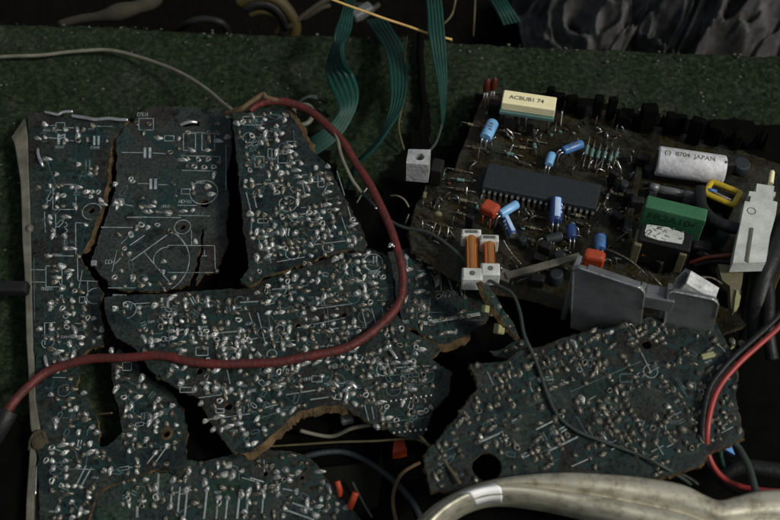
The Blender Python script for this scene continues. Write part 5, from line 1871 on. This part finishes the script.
cable('black_cable', [(702, 188, .32), (703, 205, .34), (712, 218, .36), (728, 225, .37), (745, 229, .38), (757, 236, .38), (764, 250, .36), (767, 280, .33), (768, 330, .3), (772, 360, .25)], .024, 'black_rubber', 'black cable curving over the white switch', 'cable')
cable('black_cable', [(800, 215, .2), (782, 232, .3), (770, 262, .34), (757, 300, .3), (752, 345, .2)], .04, 'black_rubber', 'thickest black cable at the right edge below the switch', 'cable')
cable('black_cable', [(760, 258, .3), (752, 285, .3), (747, 320, .25), (742, 350, .18)], .026, 'black_rubber', 'black cable hanging beside the olive bracket', 'cable')
cable('black_cable', [(720, 474, .26), (740, 467, .28), (762, 468, .29), (795, 474, .3)], .03, 'black_rubber', 'dusty black cable lying behind the pale metal bar', 'cable')
cable('dark_red_wire', [(690, 263, .3), (706, 258, .34), (730, 255, .36), (752, 253, .37), (770, 250, .36)], .008, 'brown_red', 'dark red wire crossing the white switch', 'wire')
cable('black_wire', [(694, 266, .3), (712, 262, .33), (736, 263, .35), (760, 262, .34)], .0095, 'black_rubber', 'black wire under the dark red wire', 'wire')
cable('dark_wire', [(428, 152, .28), (436, 142, .26), (441, 128, .24), (443, 118, .22)], .006, 'green_wire', 'thin dark wire between the metal block and a green ribbon', 'wire')
cable('thin_wire', [(391, 196, .2), (398, 196, .22), (405, 200, .22), (409, 207, .2)], .004, 'grey_wire', 'fine pale wire arc left of the component board', 'wire')
cable('thin_wire', [(357, 203, .22), (362, 195, .24), (371, 183, .26)], .004, 'tin', 'fine bright wire end sticking out under the red cable', 'wire')
cable('thin_wire', [(656, 471, .345), (672, 472, .33), (684, 476, .31), (697, 484, .28)], .008, 'black_rubber', 'thin dark wire end at the lower corner of the askew board', 'wire')
cable('straw', [(322, -5, .42), (345, 4, .4), (380, 17, .36), (410, 27, .32), (428, 33, .3), (452, 39, .24)], .0058, 'straw', 'bright yellow straw lying across the green ribbons', 'straw', 7, 6)
for pts, lab in (([(404, 150, .02), (399, 128, .08), (402, 108, .1), (406, 84, .12), (405, 58, .16), (407, 36, .2)], 'dry grass stem rising beside the middle ribbon'),
                 ([(473, 36, -.05), (474, 20, .05), (475, -5, .1)], 'pale dry stem at the far edge of the slab'),
                 ([(444, 24, .1), (452, 14, .1), (456, -5, .12)], 'dark curved stem beside the tall ribbon')):
    cable('grass_stem', pts, .005, 'stem', lab, 'stem', 6, 5, .1)
cable('grass_stem', [(256, 447, .06), (320, 443, .12), (370, 441, .16), (412, 439, .19), (424, 443, .2)], .0045, 'stem', 'thin dry fibre across the dark hollow', 'stem', 6, 5, .1)
cable('grass_stem', [(420, 436, .3), (436, 452, .34), (450, 470, .37), (460, 484, .38)], .006, 'stem', 'short dry stem reaching the pale metal bar', 'stem', 6, 5, .1)
cable('grass_stem', [(352, 482, .1), (360, 497, .1), (372, 517, .1)], .005, 'green_wire', 'thin grey-green stalk beside the orange stubs', 'stem', 6, 5, .1)


# ------------------------------------------------------------------ flat ribbon cables
def ribbon(Ls, Rs, label, n=5, mat='ribbon'):
    Lp = catmull([P(*p) for p in Ls], 8)
    Rp = catmull([P(*p) for p in Rs], 8)
    per = 6
    m = n*per
    mb = MB()
    top = []
    bot = []
    cnt = len(Lp)
    for i in range(cnt):
        t = ((Lp[min(i+1, cnt-1)]+Rp[min(i+1, cnt-1)])-(Lp[max(i-1, 0)]+Rp[max(i-1, 0)])).normalized()
        w = (Rp[i]-Lp[i])
        nn = w.cross(t)
        nn = nn.normalized() if nn.length > 1e-6 else Vector((0, 0, 1))
        if nn.z < 0:
            nn = -nn
        wl = w.length
        for k in range(m+1):
            s = k/m
            h = abs(math.sin(math.pi*s*n))**.7*min(.013, wl/n*.5)
            q = Lp[i]+w*s
            q += nn*.006*noise.noise(q*7)
            top.append(q+nn*h)
            bot.append(q-nn*h*.8)
    off = len(top)
    fs = []
    W = m+1
    for i in range(cnt-1):
        for k in range(m):
            a = i*W+k
            fs.append([a, a+1, a+W+1, a+W])
            fs.append([off+a, off+a+W, off+a+W+1, off+a+1])
    mb.add(top+bot, fs, 0, True)
    return world_thing('ribbon_cable', mb, [mat], label, 'ribbon cable', 'green ribbon cables')


ribbon([(344, -4, .1), (342, 10, .2), (335, 30, .3), (332, 48, .26), (326, 66, .18), (327, 80, .2), (334, 96, .24), (339, 110, .24), (332, 122, .22), (318, 133, .2), (303, 142, .17), (292, 150, .14)],
       [(357, -4, .1), (354, 10, .22), (351, 32, .24), (344, 46, .34), (346, 62, .3), (354, 75, .22), (359, 90, .2), (357, 106, .18), (347, 128, .14), (333, 144, .13), (314, 157, .12), (298, 166, .1)], 'twisted green ribbon cable leading under the red cable')
ribbon([(366, 22, -.1), (374, 33, .06), (384, 50, .14), (389, 75, .18), (390, 100, .18), (386, 120, .17), (379, 138, .16), (366, 152, .14), (354, 166, .1), (346, 190, .08)],
       [(386, 18, -.1), (394, 31, .06), (404, 50, .12), (408, 75, .15), (406, 97, .17), (397, 119, .2), (384, 138, .22), (372, 152, .2), (358, 166, .16), (349, 190, .1)], 'wide green ribbon cable arching over the slab edge in the middle')
ribbon([(425, -8, .34), (427, 10, .36), (428, 32, .36), (432, 56, .32), (437, 82, .28), (440, 106, .25), (441, 124, .24)],
       [(441, -8, .34), (443, 10, .36), (445, 32, .34), (447, 58, .3), (447, 84, .26), (446, 106, .24), (444, 124, .24)], 'straight narrow green ribbon cable crossing the yellow straw')
ribbon([(480, -14, -.3), (489, 0, -.25), (497, 13, -.25), (502, 25, -.3)], [(500, -18, -.3), (506, -3, -.25), (513, 9, -.25), (521, 21, -.3)], 'short shaded end of green ribbon cable beyond the slab')

# ------------------------------------------------------------------ left frame, plug, bar, scraps
root = bpy.data.objects.new('casing_rail', None)
COL.objects.link(root)
root.location = P(30, 300, 0)
tag(root, 'grimy cream plastic frame strip along the left board', 'frame')


def strip(Lpx, Rpx, z0, z1, mats, name, parent):
    mb = MB()
    Lp = [P(x, y, z1)-parent.location for x, y in Lpx]
    Rp = [P(x, y, z1)-parent.location for x, y in Rpx]
    mb.prism([tuple(p.xy) for p in Lp]+[tuple(p.xy) for p in Rp[::-1]], z0-parent.location.z, z1-parent.location.z, (), 0, 0)
    o = mb.build(name, mats, parent)
    md = o.modifiers.new('soft', 'BEVEL')
    md.width = .006
    md.segments = 2
    md.limit_method = 'ANGLE'
    return o


strip([(13, 138), (15, 148), (20, 180), (21, 200), (22, 240), (24, 270), (25, 300), (26, 340), (28, 370), (28.5, 400), (30, 425), (31, 432)],
      [(25, 121), (27.5, 135), (29, 180), (30, 200), (31, 240), (31.5, 270), (32, 300), (33, 340), (34.5, 370), (36, 400), (40, 425), (41, 432)], .0, .112, ['frame'], 'strip', root)
strip([(30, 446), (28, 470), (26, 500), (25, 530)], [(37, 446), (36, 470), (34, 500), (33, 530)], .0, .10, ['frame'], 'strip', root)
mb = MB()
mb.add([P(24.5, 118, .13)-root.location, P(26.5, 124, .15)-root.location, P(14, 142, .15)-root.location, P(11.5, 137, .13)-root.location, P(24.5, 118, .105)-root.location, P(26.5, 124, .105)-root.location, P(14, 142, .105)-root.location, P(11.5, 137, .105)-root.location],
       [[3, 2, 1, 0], [4, 5, 6, 7], [0, 1, 5, 4], [1, 2, 6, 5], [2, 3, 7, 6], [3, 0, 4, 7]])
mb.build('lip', ['frame'], root)
mb = MB()
mb.tube([P(x, y, z)-root.location for x, y, z in ((30, 450, .09), (32, 438, .115), (37, 432, .125), (43, 432, .125), (46, 438, .12), (47, 444, .11))], .008, 8, 0, 5, .3)
mb.ellipsoid(P(39, 439, .115)-root.location, Vector((.03, 0, 0)), Vector((0, .04, 0)), Vector((0, 0, .012)), 12, 8, 0, .3)
mb.build('clasp', ['edge_dark'], root)
mb = MB()
mb.tube([P(37, 466, .1)-root.location, P(36, 480, .1)-root.location, P(35.4, 495, .1)-root.location], .004, 6, 0, 3)
mb.build('bright_edge', ['tin'], root)
mb = MB()
mb.ellipsoid(P(30, 229, .108)-root.location, Vector((.016, 0, 0)), Vector((0, .022, 0)), Vector((0, 0, .02)), 12, 8)
mb.build('knob', ['frame'], root)

mb = MB()
a, b = P(-40, 287, .14), P(28.5, 288, .14)
mb.box(a.xy, b.xy, .052, .11, .16, 0, .012)
world_thing('black_plug', mb, ['black'], 'black bar-shaped plug crossing the cream frame from the left', 'plug')

# pale metal bar at the bottom: swept channel profile with two grooves
BT = [(392, 536, 424, 549), (411, 515, 440, 526), (432, 496, 462, 509), (458, 483, 484, 500), (490, 475, 505, 498), (525, 472, 528, 500), (560, 472, 558, 505), (600, 474, 600, 515), (640, 477, 645, 527), (680, 484, 682, 537), (704, 495, 706, 543), (718, 500, 720, 546),
      (735, 496, 738, 547), (760, 490, 765, 549), (800, 488, 806, 551)]
prof0 = [(-1.0, -.10), (-1.0, -.03), (-.93, .015), (-.8, .03), (-.5, .036), (-.25, .034), (-.08, .026), (.02, -.002), (.12, -.004), (.22, .02), (.4, .034), (.65, .036), (.86, .022), (.98, -.02), (1.0, -.10)]
tops = catmull([P(x, y, .40) for x, y, _, _ in BT], 10)
bots = catmull([P(x, y, .40) for _, _, x, y in BT], 10)
pts = [(a+b)/2 for a, b in zip(tops, bots)]


def bar_pt(i, a, h):
    return tops[i].lerp(bots[i], (a+1)/2)+Vector((0, 0, h))


mb = MB()
vs = []
for i, p in enumerate(pts):
    ub = max(0, min(1, 1.35-i/len(pts)*3))     # the left arm leans away from the viewer
    for (a, h) in prof0:
        q = bar_pt(i, a, h-ub*.11*max(0, .3-a)+ub*.03*max(0, 1-abs(a-.45)*3))
        vs.append(q+Vector((0, 0, .003*noise.noise(q*5))))
k = len(prof0)
fs = []
for i in range(len(pts)-1):
    for j in range(k-1):
        fs.append([i*k+j, i*k+j+1, (i+1)*k+j+1, (i+1)*k+j])
    fs.append([i*k+k-1, i*k, (i+1)*k, (i+1)*k+k-1])
fs.append(list(range(k)))
fs.append([(len(pts)-1)*k+j for j in range(k)][::-1])
broot = bpy.data.objects.new('metal_bar', None)
COL.objects.link(broot)
broot.location = P(580, 495, .3)
tag(broot, 'bent pale grooved metal bar along the bottom with a painted white sun fleck', 'metal bar')
mb.add([v-broot.location for v in vs], [f[::-1] for f in fs], 0, True)
mb.build('channel', ['alu_bar'], broot)
# sun fleck painted as a thin white sheet along the near lip
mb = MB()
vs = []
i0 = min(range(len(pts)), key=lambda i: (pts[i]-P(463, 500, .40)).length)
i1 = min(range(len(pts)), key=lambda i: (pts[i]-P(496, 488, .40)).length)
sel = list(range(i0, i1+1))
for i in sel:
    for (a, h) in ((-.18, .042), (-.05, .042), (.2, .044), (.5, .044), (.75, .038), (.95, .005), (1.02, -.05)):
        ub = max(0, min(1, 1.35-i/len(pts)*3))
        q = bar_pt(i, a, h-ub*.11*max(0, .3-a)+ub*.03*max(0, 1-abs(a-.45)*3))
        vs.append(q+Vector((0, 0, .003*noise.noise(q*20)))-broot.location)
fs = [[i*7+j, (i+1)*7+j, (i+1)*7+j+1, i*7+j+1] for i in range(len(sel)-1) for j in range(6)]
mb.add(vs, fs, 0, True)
o = mb.build('sun_fleck', ['fleck_white'], broot)
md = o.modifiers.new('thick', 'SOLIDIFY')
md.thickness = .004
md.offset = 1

# scraps in the hollow and elsewhere


def scrap(pxs, z0, z1, mat, name, label, cat, group=None):
    mb = MB()
    mb.prism([tuple(P(x, y, z1).xy) for x, y in pxs], z0, z1, (), 0, 0)
    return world_thing(name, mb, [mat], label, cat, group)


scrap([(394, 441), (404, 440), (407, 450), (399, 452), (392.5, 452.5)], .06, .13, 'orange_bright', 'plastic_scrap', 'orange-red plastic scrap below the chip pads of the centre board', 'scrap')
scrap([(723, 448), (731, 444), (735, 455)], .24, .26, 'scrap_blue', 'plastic_scrap', 'sky blue triangular plastic scrap at the lower right', 'scrap')
cable('orange_stub', [(337, 481, .14), (339, 488, .12), (340, 495, .08)], .011, 'orange_bright', 'upper of the two orange stubs at the edge of the dusty board', 'stub', 10, 4)
cable('orange_stub', [(356, 492, .14), (353, 499, .12), (350, 506, .08)], .013, 'orange_bright', 'lower of the two orange stubs at the edge of the dusty board', 'stub', 10, 4)
cable('dark_wire', [(285, 470, .05), (310, 455, .07), (345, 452, .05), (380, 470, .06), (410, 500, .05), (425, 530, .05)], .012, 'chip', 'thick dark wire curling in the hollow between the boards', 'wire')
cable('dark_wire', [(300, 430, .1), (330, 436, .06), (352, 428, .12), (372, 424, .15)], .008, 'grey_wire', 'thin dull wire just under the pale broken edge of the centre board', 'wire')
cable('dark_wire', [(398, 530, .06), (392, 500, .08), (400, 475, .07), (420, 462, .06)], .007, 'brown_wire', 'thin brown wire left of the pale metal bar in the hollow', 'wire')
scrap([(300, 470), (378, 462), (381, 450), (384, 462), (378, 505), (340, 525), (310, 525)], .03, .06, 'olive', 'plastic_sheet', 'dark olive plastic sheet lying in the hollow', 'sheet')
mb = MB()
mb.obox(P(347, 419, .1), Vector((1, .2, 0)).normalized(), Vector((-.2, 1, 0)).normalized(), .05, .04, .04, 0, .01)
world_thing('grey_lump', mb, ['alu_dark'], 'small grey lump under the broken edge of the centre board', 'lump')
# grey flat strip lying on the component board edge
mb = MB()
mb.box(P(503, 281, .31).xy, P(508, 270, .31).xy, .045, .30, .315, 0, .003)
mb.box(P(506, 276, .32).xy, P(580, 256, .32).xy, .03, .312, .326, 0, .003)
world_thing('metal_strip', mb, ['frame'], 'flat grey strip bent at one end, beside the coils', 'strip')
# white ring scrap beside board three
mb = MB()
ring = [(293, 109), (300, 105), (309, 106), (313, 113), (310, 122), (302, 125), (296, 121)]
mb.tube([P(x, y, .17) for x, y in ring]+[P(293, 109, .17)], .011, 10, 0, 5, .15)
world_thing('plastic_ring', mb, ['frame'], 'dirty white plastic ring half hidden by the red cable', 'ring')
# bits of wire behind the plastic ring
for (p, q, lab) in (((296, 104, .12), (318, 96, .14), 'teal wire offcut on the slab behind the white ring'), ((302, 99, .12), (326, 102, .1), 'grey-green wire offcut behind the white ring'), ((315, 110, .12), (328, 116, .1), 'green wire offcut right of the white ring')):
    m_ = ((p[0]+q[0])/2, (p[1]+q[1])/2-3, .15)
    cable('wire_offcut', [p, m_, q], .008, 'green_wire', lab, 'wire', 8, 5)
# black strip added to stand for a dark crack on the slab between ribbons
cable('dark_crack_strip', [(420, 30, .05), (422, 60, .04), (421, 84, .03), (424, 106, .03), (420, 130, .03), (424, 150, .02)], .018, 'shade_black', 'added black strip for the dark crack down the slab between two ribbons', 'root', 8, 6, .3)  # added strip for a crack, not a root

# ------------------------------------------------------------------ things in the trench beyond the slab


def crumple(name, px, z, sx, sy, sz, seed, label):
    c = P(px[0], px[1], z)
    nu, nv = 170, 130
    vs = []
    for j in range(nv+1):
        for i in range(nu+1):
            u, v = i/nu*2-1, j/nv*2-1
            r = math.sqrt(u*u+v*v)
            f = Vector((u*1.3+seed, v*1.3, seed))
            g = f+Vector((noise.noise(f*1.7), noise.noise(f*1.7+Vector((9, 0, 0))), 0))*.7
            h = (1-min(1.5, r)**2)*sz-sz*.6*abs(noise.noise(g*1.7))-sz*.5*abs(noise.noise(g*3.6+Vector((3, 1, 2))))-sz*.12*abs(noise.noise(g*8.5))
            vs.append(c+Vector((u*sx*(1+.15*noise.noise(f)), v*sy*(1+.15*noise.noise(f+Vector((5, 5, 5)))), h)))
    mb = MB()
    mb.add(vs, [[j*(nu+1)+i, j*(nu+1)+i+1, (j+1)*(nu+1)+i+1, (j+1)*(nu+1)+i] for j in range(nv) for i in range(nu)], 0, True)
    return world_thing(name, mb, ['stone'], label, 'plastic bag', 'crumpled bags beyond the slab')


crumple('plastic_bag', (625, 8, ), -.7, .62, .5, .42, 2, 'smaller crumpled grey plastic bag beyond the slab')
crumple('plastic_bag', (722, 14), -.6, .62, .55, .62, 7, 'larger crumpled grey plastic bag beyond the slab edge')
# yellow band coil
root = bpy.data.objects.new('yellow_roll', None)
COL.objects.link(root)
root.location = P(262, 24, -.3)
tag(root, 'yellow and black curved band half hidden beyond the slab edge', 'ring')
for (r, w, m_, dz) in ((.17, .034, 'yellow_dull', 0), (.12, .03, 'black_rubber', .01), (.085, .018, 'yellow_dull', -.01)):
    mb = MB()
    ptsr = [Vector((r*math.cos(a_), .35*r*math.sin(a_), r*.9*math.sin(a_)+dz)) for a_ in [math.radians(-35+165*k/24) for k in range(25)]]
    mb.tube(ptsr, w, 10, 0, 2, .1)
    mb.build('band', [m_], root)
mb = MB()
mb.tube([P(178, 30, -.1), P(190, 22, 0), (P(205, 19, .02)), P(222, 23, 0), P(228, 33, -.1)], .018, 10, 0, 6)
world_thing('rim', mb, ['black'], 'dark curved rim on the slab edge', 'rim')
mb = MB()
mb.tube([P(60, 24, -.2), P(95, 17, -.15), P(120, 12, -.12), P(142, 5, -.1), P(150, -4, -.1)], lambda t: .02+.035*t, 10, 0, 6, .5)
world_thing('branch', mb, ['wood'], 'pale broken branch beyond the slab on the left', 'branch')
for (p, q, lab) in (((285, 28, -.3), (340, -8, -.2), 'longest grey twig rising from the yellow ring to the twisted ribbon'), ((300, 20, -.35), (330, 6, -.3), 'short twig under the longest grey twig'), ((352, 6, -.2), (372, 12, -.2), 'small twig beside the grey connector'), ((360, 20, -.2), (378, 4, -.2), 'small twig crossing behind the grey connector')):
    mb = MB()
    mb.tube([P(*p), (P(*p)+P(*q))/2+Vector((.02, 0, .03)), P(*q)], .014, 8, 0, 4, .3)
    world_thing('twig', mb, ['wood'], lab, 'twig')
mb = MB()
mb.obox(P(362, 12, -.15), Vector((.8, .6, 0)), Vector((-.6, .8, 0)), .12, .06, .05, 0, .012)
world_thing('grey_connector', mb, ['alu_dark'], 'grey connector block at the head of the twisted ribbon', 'connector')

# ------------------------------------------------------------------ camera, light, render
cam_d = bpy.data.cameras.new('camera')
cam = bpy.data.objects.new('camera', cam_d)
COL.objects.link(cam)
cam.location = CAM
cam.rotation_euler = (math.pi/2-PITCH, 0, 0)
cam_d.lens = LENS
cam_d.sensor_width = 36
cam_d.clip_start = .05
cam_d.clip_end = 100
cam_d.dof.use_dof = True
cam_d.dof.focus_distance = 4.38
cam_d.dof.aperture_fstop = 1.2
SC.camera = cam

w = bpy.data.worlds.new('World')
SC.world = w
w.use_nodes = True
nt = w.node_tree
sky = nt.nodes.new('ShaderNodeTexSky')
sky.sky_type = 'NISHITA'
sky.sun_disc = False
EL, AZ = math.radians(46), math.radians(112)     # light from the right, a little on the viewer's side
sky.sun_elevation = EL
sky.sun_rotation = AZ
sky.air_density = 1.2
sky.dust_density = 3.0
bgn = nt.nodes['Background']
hs = nt.nodes.new('ShaderNodeHueSaturation')
hs.inputs['Saturation'].default_value = .35      # overcast
nt.links.new(sky.outputs['Color'], hs.inputs['Color'])
nt.links.new(hs.outputs['Color'], bgn.inputs['Color'])
bgn.inputs['Strength'].default_value = 0.05
sd_ = bpy.data.lights.new('sun', 'SUN')
sd_.energy = 1.5
sd_.angle = math.radians(10)
sd_.color = (1.0, .96, .88)
sun = bpy.data.objects.new('sun', sd_)
COL.objects.link(sun)
dirv = Vector((math.sin(AZ)*math.cos(EL), math.cos(AZ)*math.cos(EL), math.sin(EL)))
sun.rotation_euler = dirv.to_track_quat('Z', 'Y').to_euler()

SC.view_settings.view_transform = 'Standard'
SC.view_settings.look = 'None'
SC.view_settings.exposure = 0.4
SC.view_settings.gamma = 1
SC.cycles.use_denoising = True
SC.cycles.max_bounces = 6
SC.cycles.sample_clamp_indirect = 4
